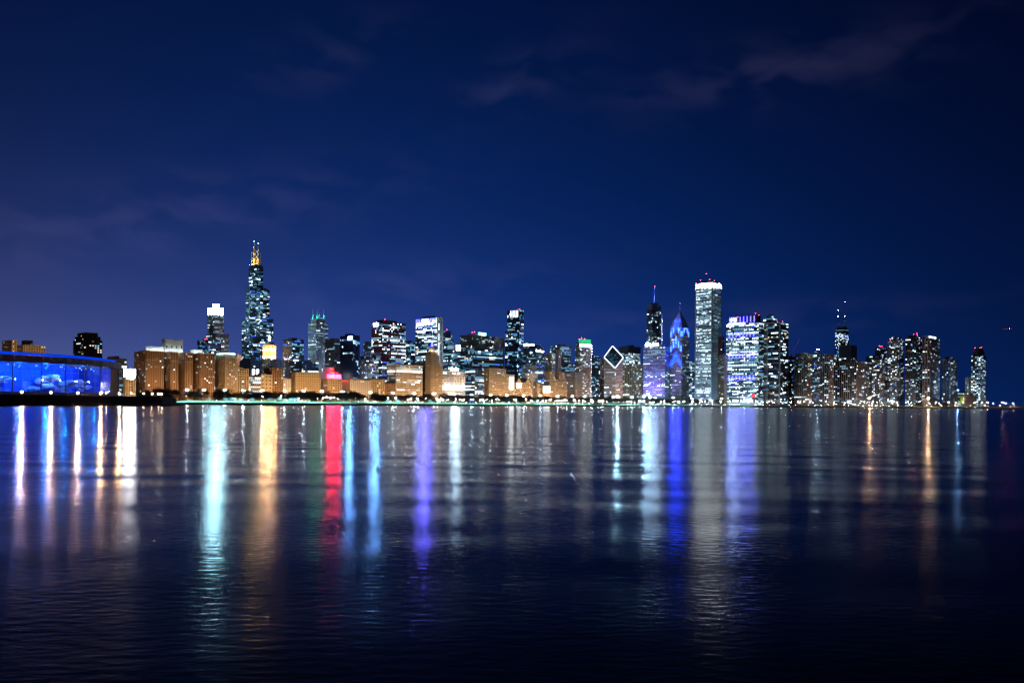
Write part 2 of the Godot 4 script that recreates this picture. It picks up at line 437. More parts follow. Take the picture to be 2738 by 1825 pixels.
func tower(d: Dictionary) -> void:
	var st: Array = STYLE[d.s]
	var share: float = 0.58 if d.s.begins_with("apt") else 0.9
	var t: Array = d.t[0]
	var root := thing(d.n, d.l, "building", base_of(t))
	var g := collect(root.position)
	for q in d.t:
		block(q, st, [d.lit[0] * share, d.lit[1] * share], g, -1.0, -1.0, d.get("blank", 0.0))
	finish(g, st, root)
	var x0: float = t[0]
	var x1: float = t[1]
	var z0: float = t[2]
	var z1: float = t[3]
	var y1: float = t[5]
	var wx := x1 - x0
	var wz := z1 - z0
	# roof: parapet slab and a plant room, so that no block ends in a bare box
	if d.t.size() == 1 and not d.sp in ["mansard", "peaks", "gables", "spire"]:
		part_box(root, "plant_room", "dark" if d.s in ["glass_dark", "navy", "black_grid", "apt_dark"] else st[4], x0 + wx * 0.25, x0 + wx * 0.72, y1 + 0.3, y1 + 0.3 + clampf(wx * 0.1, 2.0, 5.0), z0 + wz * 0.3, z0 + wz * 0.75)
	if d.s in ["tan", "orange", "cream", "loft", "brick_loft", "hotel_orange", "tan_office", "white", "pale", "brown"] and x1 > -1520.0:
		for f in [0.2, 0.8] if y1 > 60.0 else [0.24]:
			var ys: float = t[4] + (y1 - t[4]) * f
			part_box(root, "string_course", st[4], x1 + 0.13, x1 + 0.55, ys, ys + 0.9, z0, z1)
			part_box(root, "string_course", st[4], x0, x1 + 0.1, ys, ys + 0.9, z1 + 0.13, z1 + 0.55)
		part_box(root, "corner_pier", st[4], x1 - 1.6, x1 + 0.35, t[4], y1 + 0.8, z1 - 1.6, z1 + 0.35)
		part_box(root, "corner_pier", st[4], x1 - 1.6, x1 + 0.35, t[4], y1 + 0.8, z0 - 0.05, z0 + 1.6)
		for k in 3:   # shop fronts at street level
			if rng.randf() < 0.6:
				part_box(root, "shop_window_light", "warm_window_light", x1 + 0.14, x1 + 0.2, GROUND + 0.6, GROUND + 4.0, z0 + wz * (0.08 + k * 0.31), z0 + wz * (0.3 + k * 0.31))
	if d.get("cornice", 0):
		part_box(root, "cornice", st[4], x0 - 0.9, x1 + 1.0, y1 - 0.9, y1 + 0.9, z0 - 0.9, z1 + 1.0)
	for q in d.get("beacons", []):
		beacon(root, Vector3(clampf(q[0], x0 + 1, x1 - 1), q[1], clampf(q[2], z0 + 1, z1 - 1)), y1)
	match d.sp:
		"mansard":
			pyramid(root, "mansard_roof", "green_roof", x0, x1, z0, z1, y1 + 0.6, y1 + 6.5, 0.82)
			part_box(root, "roof_parapet", "marble", x0 + 3, x1 - 3, y1 + 6.5, y1 + 8.8, z0 + 3, z1 - 3)
			flood_row(root, Vector3(x1 - 1.4, y1 + 7.2, z1 - 2), Vector3(x1 - 1.4, y1 + 7.2, z0 + 2), 8, Color(0.9, 0.95, 1.0), 26.0)
			flood_row(root, Vector3(x0 + 3, y1 + 7.2, z1 - 1.4), Vector3(x1 - 3, y1 + 7.2, z1 - 1.4), 8, Color(0.9, 0.95, 1.0), 26.0)
			for i in 12:
				part_box(root, "cornice_bracket", "white", x1 - 0.4, x1 + 0.9, y1 - 1.2, y1 + 0.5, z1 - 1.5 - i * (wz - 3) / 11.0, z1 - 0.9 - i * (wz - 3) / 11.0)
		"hotel_sign":
			lettering(root, "CONGRESS HOTEL", "red_sign_light", Vector3(x1 - 1.0, y1 + 5.6, (z0 + z1) * 0.5 + 1.0), 7.2, 33.0, PI / 2)
			for i in 8:
				rod(root, "sign_post", "pole", Vector3(x1 - 1.6, y1, z0 + 1 + i * (wz - 2) / 7.0), Vector3(x1 - 1.6, y1 + 9.5, z0 + 1 + i * (wz - 2) / 7.0), 0.15, 0.15, 4)
			for k in 2:
				rod(root, "sign_rail", "pole", Vector3(x1 - 1.5, y1 + 2.2 + k * 6, z0 + 0.5), Vector3(x1 - 1.5, y1 + 2.2 + k * 6, z1 - 0.5), 0.15, 0.15, 4)
		"cornice_lit":
			part_box(root, "arcade_ledge", "marble", x1 + 0.13, x1 + 1.4, y1 - 14.6, y1 - 13.8, z0, z1)
			part_box(root, "arcade_wall", "marble", x1 + 0.13, x1 + 0.4, y1 - 13.7, y1 - 10.6, z0, z1)
			part_box(root, "arcade_wall", "marble", x0, x1, y1 - 13.7, y1 - 10.6, z1 + 0.13, z1 + 0.4)
			flood_row(root, Vector3(x1 + 1.9, y1 - 12.9, z1 - 2), Vector3(x1 + 1.9, y1 - 12.9, z0 + 2), 16, Color(0.85, 0.93, 1.0), 22.0)
			flood_row(root, Vector3(x0 + 2, y1 - 12.9, z1 + 1.9), Vector3(x1 - 2, y1 - 12.9, z1 + 1.9), 7, Color(0.85, 0.93, 1.0), 22.0)
			part_box(root, "cornice", "white", x0 - 0.8, x1 + 1.2, y1 + 0.5, y1 + 1.6, z0 - 0.8, z1 + 1.2)
		"palace":
			part_box(root, "cornice", "marble", x0 - 1, x1 + 1.4, y1 + 0.2, y1 + 2.2, z0 - 1, z1 + 1.4)
			for i in 9:
				var z := z1 - 3 - i * (wz - 6) / 8.0
				rod(root, "column", "marble", Vector3(x1 + 0.7, y1 - 34, z), Vector3(x1 + 0.7, y1 - 8, z), 1.0, 0.85, 8)
			for i in 5:
				var z := z1 - 6 - i * (wz - 12) / 4.0
				bulb(root, "floodlight", "white_lamp", Vector3(x1 + 5.0, y1 - 35.0, z), 0.2)
				rod(root, "floodlight_arm", "pole", Vector3(x1, y1 - 36, z), Vector3(x1 + 5.0, y1 - 35.3, z), 0.12, 0.1, 4)
				omni(root, Vector3(x1 + 5.0, y1 - 34.0, z) - root.position, Color(1.0, 0.97, 0.93), 150.0)
			part_box(root, "sign_post", "steel", x1 - 14, x1 - 12, y1, y1 + 6, z0 + 22, z0 + 24)
			part_box(root, "roof_sign_light", "sign_light", x1 - 13.2, x1 - 12.0, y1 + 4.5, y1 + 9.0, z0 + 12, z0 + 34)
		"bigwindow":
			part_box(root, "hall_window_light", "white_light", x1 + 0.15, x1 + 0.3, y1 - 36, y1 - 6, z0 + 3, z0 + wz * 0.62)
			for i in 4:
				part_box(root, "window_mullion", "tan", x1 + 0.32, x1 + 0.6, y1 - 36, y1 - 6, z0 + 3 + i * 4.6, z0 + 3.5 + i * 4.6)
		"gables":
			gable(root, "gable_roof", "black", x0, x1 - 1.0, z0 + 1, z1 - 1, y1 + 0.4, y1 + 12, false)
			for k in 2:
				var zc := z1 - wz * (0.25 if k == 0 else 0.78)
				gable(root, "gable", "orange", x1 - 5, x1 + 0.4, zc - 9, zc + 9, y1 + 0.4, y1 + 12.5)
			part_box(root, "hall_window_light", "white_light", x1 + 0.15, x1 + 0.3, y1 - 14, y1 - 1, z1 - 24, z1 - 8)
		"podium":
			for k in 2:
				part_box(root, "lobby_window_light", "white_light", x1 + 0.15, x1 + 0.4, y1 - 46, y1 - 22, z1 - 12 - k * 11, z1 - 6 - k * 11)
		"spire":
			pyramid(root, "belfry", "white", x0 + 1, x1 - 1, z0 + 1, z1 - 1, y1 + 0.5, y1 + 5, 0.85)
			pyramid(root, "spire", "tan", x0 + 1.8, x1 - 1.8, z0 + 1.8, z1 - 1.8, y1 + 5, y1 + 17)
		"navy_sign":
			part_box(root, "facade_sign_light", "blue_sign_light", x0 + wx * 0.66, x0 + wx * 0.88, y1 - 9.5, y1 - 2, z1 + 0.2, z1 + 0.9)
			part_box(root, "lit_top_floor_light", "teal_window_light", x1 + 0.15, x1 + 0.3, y1 - 19, y1 - 15, z0 + 1, z1 - 1)
		"roofframe":
			for i in 4:
				rod(root, "roof_frame_post", "white", Vector3(x0 + i * wx / 3, y1, z1 - 1), Vector3(x0 + i * wx / 3, y1 + 11, z1 - 1), 0.5, 0.5, 4)
				rod(root, "roof_frame_post", "white", Vector3(x1 - 0.5, y1, z0 + i * wz / 3), Vector3(x1 - 0.5, y1 + 11, z0 + i * wz / 3), 0.5, 0.5, 4)
			part_box(root, "roof_frame_beam", "white", x0, x1, y1 + 11, y1 + 12.2, z1 - 1.6, z1 - 0.4)
			part_box(root, "roof_frame_beam", "white", x1 - 1.1, x1 + 0.1, y1 + 11, y1 + 12.2, z0, z1 - 1.7)
		"red_sign":
			part_box(root, "facade_sign_light", "blue_sign_light", x0 + wx * 0.22, x0 + wx * 0.58, y1 - 8.5, y1 - 2, z1 + 0.2, z1 + 0.9)
			part_box(root, "roof_block", "redsteel", x0 + wx * 0.4, x1 - 3, y1 + 0.4, y1 + 5, z0 + wz * 0.35, z1 - 3)
		"bluecrown":
			for i in 7:
				var x := x0 + 2 + i * (wx - 16) / 6.0
				part_box(root, "blue_fin_light", "violet_light", x, x + 2.4, y1 - 15.0, y1 - 1.0, z1 + 0.15, z1 + 0.9)
				omni(root, Vector3(x + 4.0, y1 - 24.0, z1 + 5.0) - root.position, Color(0.02, 0.05, 1.0), 60.0)
				bulb(root, "blue_floodlight", "blue_glow", Vector3(x + 4.0, y1 - 24.6, z1 + 5.0), 0.25)
				rod(root, "floodlight_arm", "pole", Vector3(x + 4.0, y1 - 25.5, z1), Vector3(x + 4.0, y1 - 24.9, z1 + 5.0), 0.1, 0.08, 4)
			for i in 6:
				var x := x0 + 5.5 + i * (wx - 16) / 6.0
				part_box(root, "crown_window_light", "white_light", x, x + 4.5, y1 - 17.0, y1 - 12.0, z1 + 0.2, z1 + 0.5)
			part_box(root, "crown_sign_light", "crown_sign_light", x0 + wx * 0.34, x0 + wx * 0.62, y1 - 10.5, y1 - 3.0, z1 + 1.0, z1 + 1.7)
			for q in [[0.0, 0.26], [0.38, 0.64], [0.76, 1.0]]:
				part_box(root, "side_wall", "marble", x1 + 0.14, x1 + 0.6, t[4], y1 + 1, z1 - wz * q[1], z1 - wz * q[0])
			for i in 38:
				if rng.randf() < 0.7:
					part_box(root, "stair_window_light", "bright_window_light", x1 + 0.15, x1 + 0.25, 40 + i * 4.2, 42.8 + i * 4.2, z1 - wz * 0.37, z1 - wz * 0.27)
		"whitepanel":
			part_box(root, "corner_screen_light", "screen_light", x1 + 0.2, x1 + 0.8, y1 + 0.5, y1 + 13, z0 + 1, z0 + wz * 0.42)
			part_box(root, "roof_block", "grey", x0 + 4, x1 - 0.5, y1 + 0.4, y1 + 15, z0 + 2, z1 - 10)
			part_box(root, "roof_window_light", "grey_window_light", x0 + 5, x1 - 4, y1 + 4, y1 + 13, z1 - 9.9, z1 - 9.6)
		"greensign":
			var zc := z1 - wz * 0.42
			part_box(root, "roof_sign_rim_light", "teal_light", x1 - 6, x1 - 5, y1 + 1.2, y1 + 9.0, zc - 15, zc + 15)
			part_box(root, "roof_sign_light", "white_light", x1 - 4.9, x1 - 4.4, y1 + 2.8, y1 + 7.6, zc - 12, zc + 12)
			part_box(root, "roof_block", "pale", x1 - 20, x1 - 6.5, y1 + 0.4, y1 + 4, z1 - 24, z1 - 4)
		"lightbars":
			for i in 6:
				var x := x0 + wx * 0.26 + i * wx * 0.115
				part_box(root, "light_bar", "bar_light", x, x + wx * 0.035, y1 - 18.5, y1 - 0.5, z1 + 0.15, z1 + 0.5)
		"topband":
			part_box(root, "top_floor_light", "white_light", x1 + 0.15, x1 + 0.4, y1 - 9, y1 - 4, z0 + 0.5, z1 - 0.5)
			part_box(root, "top_floor_light", "white_light", x0 + 0.5, x1 - 0.5, y1 - 9, y1 - 4, z1 + 0.15, z1 + 0.4)
		"peaks":
			gable(root, "peaked_roof", "glass_navy", x0, x1, z0, z1, y1 + 0.6, y1 + 10.5, true)
			gable(root, "peaked_roof", "glass_navy", x0 + 1, x1 - 1, z0 + 6, z1 + 0.3, y1 + 0.6, y1 + 10.0, false)
			for k in 2:
				rod(root, "roof_edge", "marble", Vector3(x1 + 0.2, y1 + 0.8, z1 if k == 0 else z0), Vector3(x1 + 0.2, y1 + 10.8, (z0 + z1) / 2), 0.45, 0.45, 4)
				rod(root, "roof_edge", "marble", Vector3(x0 if k == 0 else x1, y1 + 0.8, z1 + 0.5), Vector3((x0 + x1) / 2, y1 + 10.3, z1 + 0.5), 0.45, 0.45, 4)
			part_box(root, "top_floor_light", "white_light", x1 + 0.15, x1 + 0.3, y1 - 8, y1 - 4.5, z0 + 1, z1 - 1)
		"louvre":
			for i in 11:
				part_box(root, "louvre_light", "grey_window_light", x1 + 0.2, x1 + 0.5, y1 - 11, y1 - 3.5, z1 - 8 - i * 3.4, z1 - 5.8 - i * 3.4)
		"crenel":
			for i in 4:
				part_box(root, "battlement", "pale", x1 - 1.2, x1 + 0.1, y1 + 0.6, y1 + 3.2, z1 - 0.4 - i * (wz - 1.8) / 3.0 - 1.4, z1 - 0.4 - i * (wz - 1.8) / 3.0)
				part_box(root, "battlement", "pale", x0 + i * (wx - 1.5) / 3.0, x0 + 1.4 + i * (wx - 1.5) / 3.0, y1 + 0.6, y1 + 3.2, z1 - 1.0, z1 + 0.1 if i < 3 else z1)
		"greencap":
			part_box(root, "roof_box_light", "green_light", x0 + 1, x1 - 1.5, y1 + 0.5, y1 + 11.5, z0 + 1.5, z0 + wz * 0.72)
			for i in 20:
				bulb(root, "edge_light", "white_lamp", Vector3(x1 + 0.7, 26 + i * 7.6, z0 - 0.3), 0.42)
			for i in 12:
				part_box(root, "top_floor_light", "white_light", x1 + 0.15, x1 + 0.3, y1 - 11, y1 - 2, z1 - 2.4 - i * (wz - 4) / 11.0, z1 - 1.0 - i * (wz - 4) / 11.0)
		"blanktop":
			part_box(root, "blank_top", "black", x0 - 0.3, x1 + 0.3, y1 - 20, y1 + 1.0, z0 - 0.3, z1 + 0.3)
			part_box(root, "roof_block", "black", x0 + wx * 0.3, x1 - wx * 0.1, y1 + 1.05, y1 + 6, z0 + wz * 0.45, z0 + wz * 0.62)
		"bluefins":
			part_box(root, "crown_wall", "dark", x0 + 6, x1 - 8, y1 + 0.7, y1 + 21, z0 + 3, z1 - 2)
			part_box(root, "crown_band_light", "white_light", x0 + 6, x0 + wx * 0.58, y1 - 1.5, y1 + 2.0, z1 + 0.2, z1 + 0.7)
			for k in 4:
				var yf: float = [y1 + 3.0, y1 - 36.0, y1 - 92.0, y1 - 152.0][k]
				for i in 8:
					var x := x0 + 9 + i * (wx - 24) / 7.0
					var z := z1 - 1.9 if k == 0 else z1 + 0.15
					part_box(root, "blue_fin_light", "violet_light", x, x + 2.0, yf, yf + (16.0 if k == 0 else 12.0), z, z + 0.6)
					if i % 2 == 0:
						omni(root, Vector3(x + 6.0, yf + 1.0, z + 4.0) - root.position, Color(0.02, 0.05, 1.0), 45.0)
						bulb(root, "blue_floodlight", "blue_glow", Vector3(x + 6.0, yf + 0.4, z + 4.0), 0.25)
						rod(root, "floodlight_arm", "pole", Vector3(x + 6.0, yf - 0.6, z), Vector3(x + 6.0, yf + 0.1, z + 4.0), 0.1, 0.08, 4)
			var gl := Geo.new(root.position)
			gl.bar(Vector3(x0 + 15.4, y1 + 12, z1 - 1.2), Vector3(x0 + 15.4, y1 + 12, z1 - 0.8), 3.2, 3.2, 16)
			put(gl, "round_emblem_light", mats["sign_light"], root)
			gl = Geo.new(root.position)
			var zz := z1 - 0.9
			gl.quad(Vector3(x0 + 22.6, y1 + 10.5, zz), Vector3(x0 + 28.8, y1 + 10.5, zz), Vector3(x0 + 28.8, y1 + 15.2, zz), Vector3(x0 + 22.6, y1 + 15.2, zz))
			gl.tri(Vector3(x0 + 22.6, y1 + 10.5, zz), Vector3(x0 + 25.7, y1 + 7.6, zz), Vector3(x0 + 28.8, y1 + 10.5, zz))
			put(gl, "shield_emblem_light", mats["sign_light"], root)
			part_box(root, "street_sign_light", "tail_lamp_sign_light", x1 - 18, x1 - 10, 26, 36, z1 + 0.2, z1 + 0.5)
		"drum":
			var gd := Geo.new(root.position)
			gd.lathe(Vector3((x0 + x1) / 2, y1, (z0 + z1) / 2), [[11.0, 0.4], [11.0, 9.0], [7.0, 9.0], [7.0, 13.0], [0.1, 13.0]], 16)
			put(gd, "roof_drum", mats["grey"], root)
			part_box(root, "drum_window_light", "white_window_light", x1 - 4, x1 - 2.4, y1 + 2, y1 + 7, z1 - 20, z1 - 10)
		"frame":
			for q in [0.0, 0.13, 0.22]:
				part_box(root, "frame_post", "pale", x0 + wx * q, x0 + wx * q + 1.6, t[4], y1 + 2, z1 + 0.14, z1 + 1.1)
			part_box(root, "frame_post", "pale", x1 - 1.8, x1 + 1.2, t[4], y1 + 2, z1 - 1.5, z1 + 1.1)
			part_box(root, "frame_post", "pale", x1 + 0.14, x1 + 1.0, t[4], y1 + 2, z0 - 0.5, z0 + 1.2)
			part_box(root, "frame_beam", "pale", x0, x1, y1 - 2, y1 + 2, z1 + 1.12, z1 + 1.5)
			for i in 13:
				part_box(root, "frame_beam", "pale", x0 + wx * 0.26, x1 - 1.9, 18 + i * 16.5, 19.6 + i * 16.5, z1 + 0.14, z1 + 0.9)
			for i in 52:
				part_box(root, "frame_rung", "pale", x0 + 1.7, x0 + wx * 0.22 - 0.1, 12 + i * 4.0, 13.4 + i * 4.0, z1 + 0.14, z1 + 0.7)
		"rooflamps":
			for i in 3:
				rod(root, "roof_lamp_post", "pole", Vector3(x1 - 2, y1, z1 - 3 - i * 7), Vector3(x1 - 2, y1 + 9, z1 - 3 - i * 7), 0.15, 0.15, 4)
				bulb(root, "roof_lamp", "cool_lamp", Vector3(x1 - 2, y1 + 9.5, z1 - 3 - i * 7), 0.6)
		"blankgrid":
			part_box(root, "blank_top", "grey", x0 - 0.2, x1 + 0.2, y1 - 42, y1, z0 - 0.2, z1 + 0.2)
			part_box(root, "roof_edge", "pale", x0 - 0.6, x1 + 0.6, y1 + 0.1, y1 + 3.2, z0 - 0.6, z1 + 0.6)
			for i in 11:
				part_box(root, "top_fin", "pale", x0 + i * wx / 10.6, x0 + 1.4 + i * wx / 10.6, y1 - 42, y1, z1 + 0.22, z1 + 1.0)
				part_box(root, "top_fin", "pale", x1 + 0.22, x1 + 1.0, y1 - 42, y1, z1 - i * wz / 10.6 - 1.4, z1 - i * wz / 10.6)
		"lanternrow":
			for i in 7:
				part_box(root, "roof_lantern_light", "bright_window_light", x1 - 4, x1 - 1, y1 + 0.8, y1 + 5.2, z1 - 6 - i * 8, z1 - 2.5 - i * 8)
			part_box(root, "roof_edge", "pale", x0, x1 - 0.4, y1 + 5.4, y1 + 6.4, z1 - 64, z1 - 2)
		"greenwall":
			part_box(root, "plain_wall", "white", x1 + 0.2, x1 + 0.5, 20, 36, z0 + 4, z0 + wz * 0.7)
			for k in 3:
				var fp := Vector3(x1 + 9.0, 17.0, z0 + 8 + k * 14)
				rod(root, "floodlight_post", "pole", Vector3(fp.x, GROUND, fp.z), fp, 0.15, 0.1, 4)
				bulb(root, "green_floodlight", "yellow_green_light", fp, 0.3)
				omni(root, fp + Vector3(0, 0.8, 0) - root.position, Color(0.5, 0.8, 0.04), 130.0)
			bulb(root, "roof_lamp", "pier_lamp", Vector3(x1 - 3, y1 + 4, z1 - 12), 0.6)
			rod(root, "roof_lamp_post", "pole", Vector3(x1 - 3, y1, z1 - 12), Vector3(x1 - 3, y1 + 3.3, z1 - 12), 0.15, 0.15, 4)

# ---------------------------------------------------------------- landmarks
func black_tubes(q: Array) -> void:   # nine square tubes that stop at different heights
	var root := thing("skyscraper", "tallest black stepped skyscraper with two yellow lit antennas", "skyscraper", base_of(q))
	var st: Array = STYLE["black_tube"]
	var g := collect(root.position)
	var w: float = (q[1] - q[0]) / 3.0
	var l: float = (q[3] - q[2]) / 3.0
	var top := [[265.0, 430.0, 205.0], [359.0, 430.0, 359.0], [205.0, 359.0, 265.0]]   # [column west to east][row south to north]
	for i in 3:
		for j in 3:
			var ys := -1.0 if j == 0 else float(top[i][j - 1])
			var ye := -1.0 if i == 2 else float(top[i + 1][j])
			var t := [q[0] + i * w, q[0] + (i + 1) * w, q[3] - (j + 1) * l, q[3] - j * l, GROUND, top[i][j]]
			block(t, st, [0.42, 0.42], g, ys, ye, 7.0)
	finish(g, st, root)
	var z: float = q[3] - l * 1.5
	part_box(root, "roof_block", "black", q[0] + 3, q[0] + 2 * w - 3, 430.3, 435, z - 9, z + 9)
	for k in 2:
		var ax: float = q[0] + w * (0.45 if k == 0 else 1.5)
		var tip: float = 511.4 if k == 0 else 502.2
		var c := Vector3(ax, 435, z)
		var gm := Geo.new(root.position)
		gm.lathe(c, [[4.2, 0.0], [4.2, 24.0], [2.6, 24.5], [2.4, (tip - 435) * 0.55], [1.5, (tip - 435) * 0.56], [1.4, (tip - 435) * 0.8], [0.7, (tip - 435) * 0.81], [0.5, tip - 435]], 8)
		put(gm, "antenna_mast", mats["yellow_paint"], root)
		bulb(root, "antenna_light", "mast_blue_light", Vector3(ax, tip + 1, z), 0.9)
		for s in [-1, 1]:
			rod(root, "antenna_stay", "yellow_paint", c + Vector3(0, 0, s * 8.5), c + Vector3(0, 46 if s == 1 else 34, s * 8.5), 1.0, 0.6, 6)
			rod(root, "antenna_brace", "yellow_paint", c + Vector3(0, 24, s * 8.5), c + Vector3(0, 24, s * 3.0), 0.7, 0.7, 4)
		for k2 in 3:   # more floods on brackets up the mast
			var fb := Vector3(ax + 5.0, 452 + k2 * 20, z + 6.0)
			bulb(root, "mast_floodlight", "warm_window_light", fb, 0.2)
			rod(root, "floodlight_arm", "pole", Vector3(ax, fb.y - 0.5, z), fb - Vector3(0, 0.3, 0), 0.1, 0.1, 4)
			omni(root, fb + Vector3(0, 0.6, 0) - root.position, Color(1.0, 0.56, 0.02), 70.0)
		for s in [Vector3(9, 2, 9), Vector3(-9, 2, 9)]:
			var f: Vector3 = Vector3(ax, 435, z) + s
			bulb(root, "floodlight", "sodium_lamp", f, 0.2)
			rod(root, "floodlight_arm", "pole", Vector3(f.x, 430, f.z), f - Vector3(0, 0.3, 0), 0.2, 0.2, 4)
			omni(root, f + Vector3(0, 0.6, 0) - root.position, Color(1.0, 0.52, 0.006), 240.0)

func white_crown(q: Array, low: Array) -> void:
	var root := thing("skyscraper", "brown granite skyscraper with a blazing white drum crown", "skyscraper", base_of(low))
	var st: Array = STYLE["granite"]
	var g := collect(root.position)
	block(low, st, [0.25, 0.22], g)
	block([q[0], q[1], q[2], q[3], low[5] + 0.7, q[5]], st, [0.4, 0.35], g)
	finish(g, st, root)
	var c := Vector3((q[0] + q[1]) / 2, q[5], (q[2] + q[3]) / 2)
	var r: float = (q[1] - q[0]) / 2
	var d := Geo.new(root.position)
	d.lathe(c, [[r * 0.52, 0.5], [r * 0.52, 33.0], [0.1, 33.0]], 16)
	put(d, "crown_drum_lantern_light", mats["lantern_light"], root)
	for sx in [-1, 1]:
		for sz in [-1, 1]:
			d = Geo.new(root.position)
			d.lathe(c + Vector3(sx * r * 0.74, 0, sz * r * 0.74), [[r * 0.23, 0.5], [r * 0.23, 21.0], [0.1, 21.0]], 12)
			put(d, "corner_drum_lantern_light", mats["lantern_light"], root)
	for i in 6:
		part_box(root, "crown_arch", "pale", q[0] + i * (r * 2 - 1.6) / 5.0, q[0] + 1.6 + i * (r * 2 - 1.6) / 5.0, q[5] + 0.6, q[5] + 13, q[3] - 1.2, q[3] + 0.05)
		part_box(root, "crown_arch", "pale", q[1] - 1.2, q[1] + 0.05, q[5] + 0.6, q[5] + 13, q[3] - 2.0 - i * (r * 2 - 4) / 5.0, q[3] - 0.5 - i * (r * 2 - 4) / 5.0)
	part_box(root, "crown_rail", "pale", q[0], q[1] + 0.1, q[5] + 13.05, q[5] + 14.6, q[3] - 1.3, q[3] + 0.1)
	part_box(root, "crown_rail", "pale", q[1] - 1.3, q[1] + 0.1, q[5] + 13.05, q[5] + 14.6, q[2], q[3] - 1.4)

func floodlit_tower(q: Array, up: Array, apex: float, tip: float) -> void:
	var root := thing("stone_tower", "stone tower floodlit in glowing orange with dark pyramid roof", "skyscraper", base_of(q))
	var st: Array = STYLE["tan_pier"]
	var g := collect(root.position)
	block(q, st, [0.25, 0.4], g)
	block([up[0], up[1], up[2], up[3], q[5] + 0.7, up[5]], st, [0.02, 0.02], g)
	finish(g, st, root)
	pyramid(root, "pyramid_roof", "dark", up[0] + 1, up[1] - 1, up[2] + 1, up[3] - 1, up[5] + 0.6, apex, 0.15)
	var c := Vector3((up[0] + up[1]) / 2, apex, (up[2] + up[3]) / 2)
	var d := Geo.new(root.position)
	d.lathe(c, [[2.2, 0.0], [1.6, 4.0], [0.1, tip - apex]], 8)
	put(d, "roof_lantern_light", mats["sign_light"], root)
	var wx: float = up[1] - up[0]
	var wz: float = up[3] - up[2]
	for k in 3:
		for f in [[Vector3(up[0] + wx * (0.2 + 0.3 * k), 0, up[3] + 4.0)], [Vector3(up[1] + 4.0, 0, up[2] + wz * (0.2 + 0.3 * k))]]:
			for y in [q[5] + 3.0, q[5] + (up[5] - q[5]) * 0.62]:
				var p: Vector3 = f[0] + Vector3(0, y, 0)
				bulb(root, "floodlight", "sodium_lamp", p, 0.22)
				rod(root, "floodlight_arm", "pole", Vector3(clampf(p.x, up[0] + 0.1, up[1] - 0.1), p.y - 0.6, clampf(p.z, up[2] + 0.1, up[3] - 0.1)), p, 0.1, 0.1, 4)
				omni(root, p + Vector3(0, 0.5, 0) - root.position, Color(1.0, 0.5, 0.16), 1300.0)

func dome_tower(tw: Array, wing: Array, top: float) -> void:
	var root := thing("stone_tower", "tan stone tower with lit stepped dome and small blue beacon", "skyscraper", base_of(tw))
	var st: Array = STYLE["hotel_orange"]
	var g := collect(root.position)
	block(tw, st, [0.04, 0.06], g)
	block(wing, st, [0.04, 0.06], g)
	var i0 := [tw[0] + 2, tw[1] - 2, tw[2] + 2, tw[3] - 2, tw[5] + 0.7, tw[5] + 8.0]
	block(i0, st, [0.02, 0.03], g)
	finish(g, st, root)
	var c := Vector3((tw[0] + tw[1]) / 2, i0[5], (tw[2] + tw[3]) / 2)
	var r: float = minf(tw[1] - tw[0], tw[3] - tw[2]) / 2
	var d := Geo.new(root.position)
	d.lathe(c, [[r * 0.86, 0.6], [r * 0.8, 3.0], [r * 0.66, 7.5], [r * 0.48, 11.0], [r * 0.42, 12.5], [0.1, 12.6]], 8, PI / 8)
	put(d, "dome", mats["marble"], root)
	for k in 4:
		var p := c + Vector3((1 if k % 2 == 0 else -0.6) * r * 1.0, 1.6, (1 if k < 2 else -0.6) * r * 1.0)
		bulb(root, "floodlight", "warm_lamp", p, 0.2)
		omni(root, p + Vector3(0, 0.5, 0) - root.position, Color(1.0, 0.82, 0.62), 75.0)
	d = Geo.new(root.position)
	d.lathe(c + Vector3(0, 12.6, 0), [[r * 0.24, 0.0], [r * 0.26, 3.0], [r * 0.16, top - c.y - 13.4], [0.1, top - c.y - 12.6]], 8)
	put(d, "beacon_light", mats["violet_light"], root)

func twin_spire(q: Array, up: Array, tips: Array) -> void:
	var root := thing("skyscraper", "grey granite tower with green lit roof and paired needle spires", "skyscraper", base_of(q))
	var st: Array = STYLE["granite"]
	var g := collect(root.position)
	block(q, st, [0.4, 0.4], g)
	block([up[0], up[1], up[2], up[3], q[5] + 0.7, up[5]], st, [0.1, 0.1], g)
	finish(g, st, root)
	part_box(root, "roof_box_light", "teal_window_light", up[1] - 9, up[1] - 1, up[5] + 0.7, up[5] + 3, up[2] + 1, up[3] - 9)
	for k in 4:
		var x: float = up[0] + (up[1] - up[0]) * (0.12 if k < 2 else 0.88)
		var z: float = up[3] - (up[3] - up[2]) * (0.12 if k % 2 == 0 else 0.88)
		rod(root, "needle_spire", "marble", Vector3(x, up[5], z), Vector3(x, tips[0], z), 1.1, 0.3, 6)
		var p := Vector3(x + 3.0, up[5] + 3.4, z + 3.0)
		bulb(root, "floodlight", "teal_light", p, 0.3)
		omni(root, p + Vector3(0, 0.6, 0) - root.position, Color(0.02, 1.0, 0.42), 330.0)

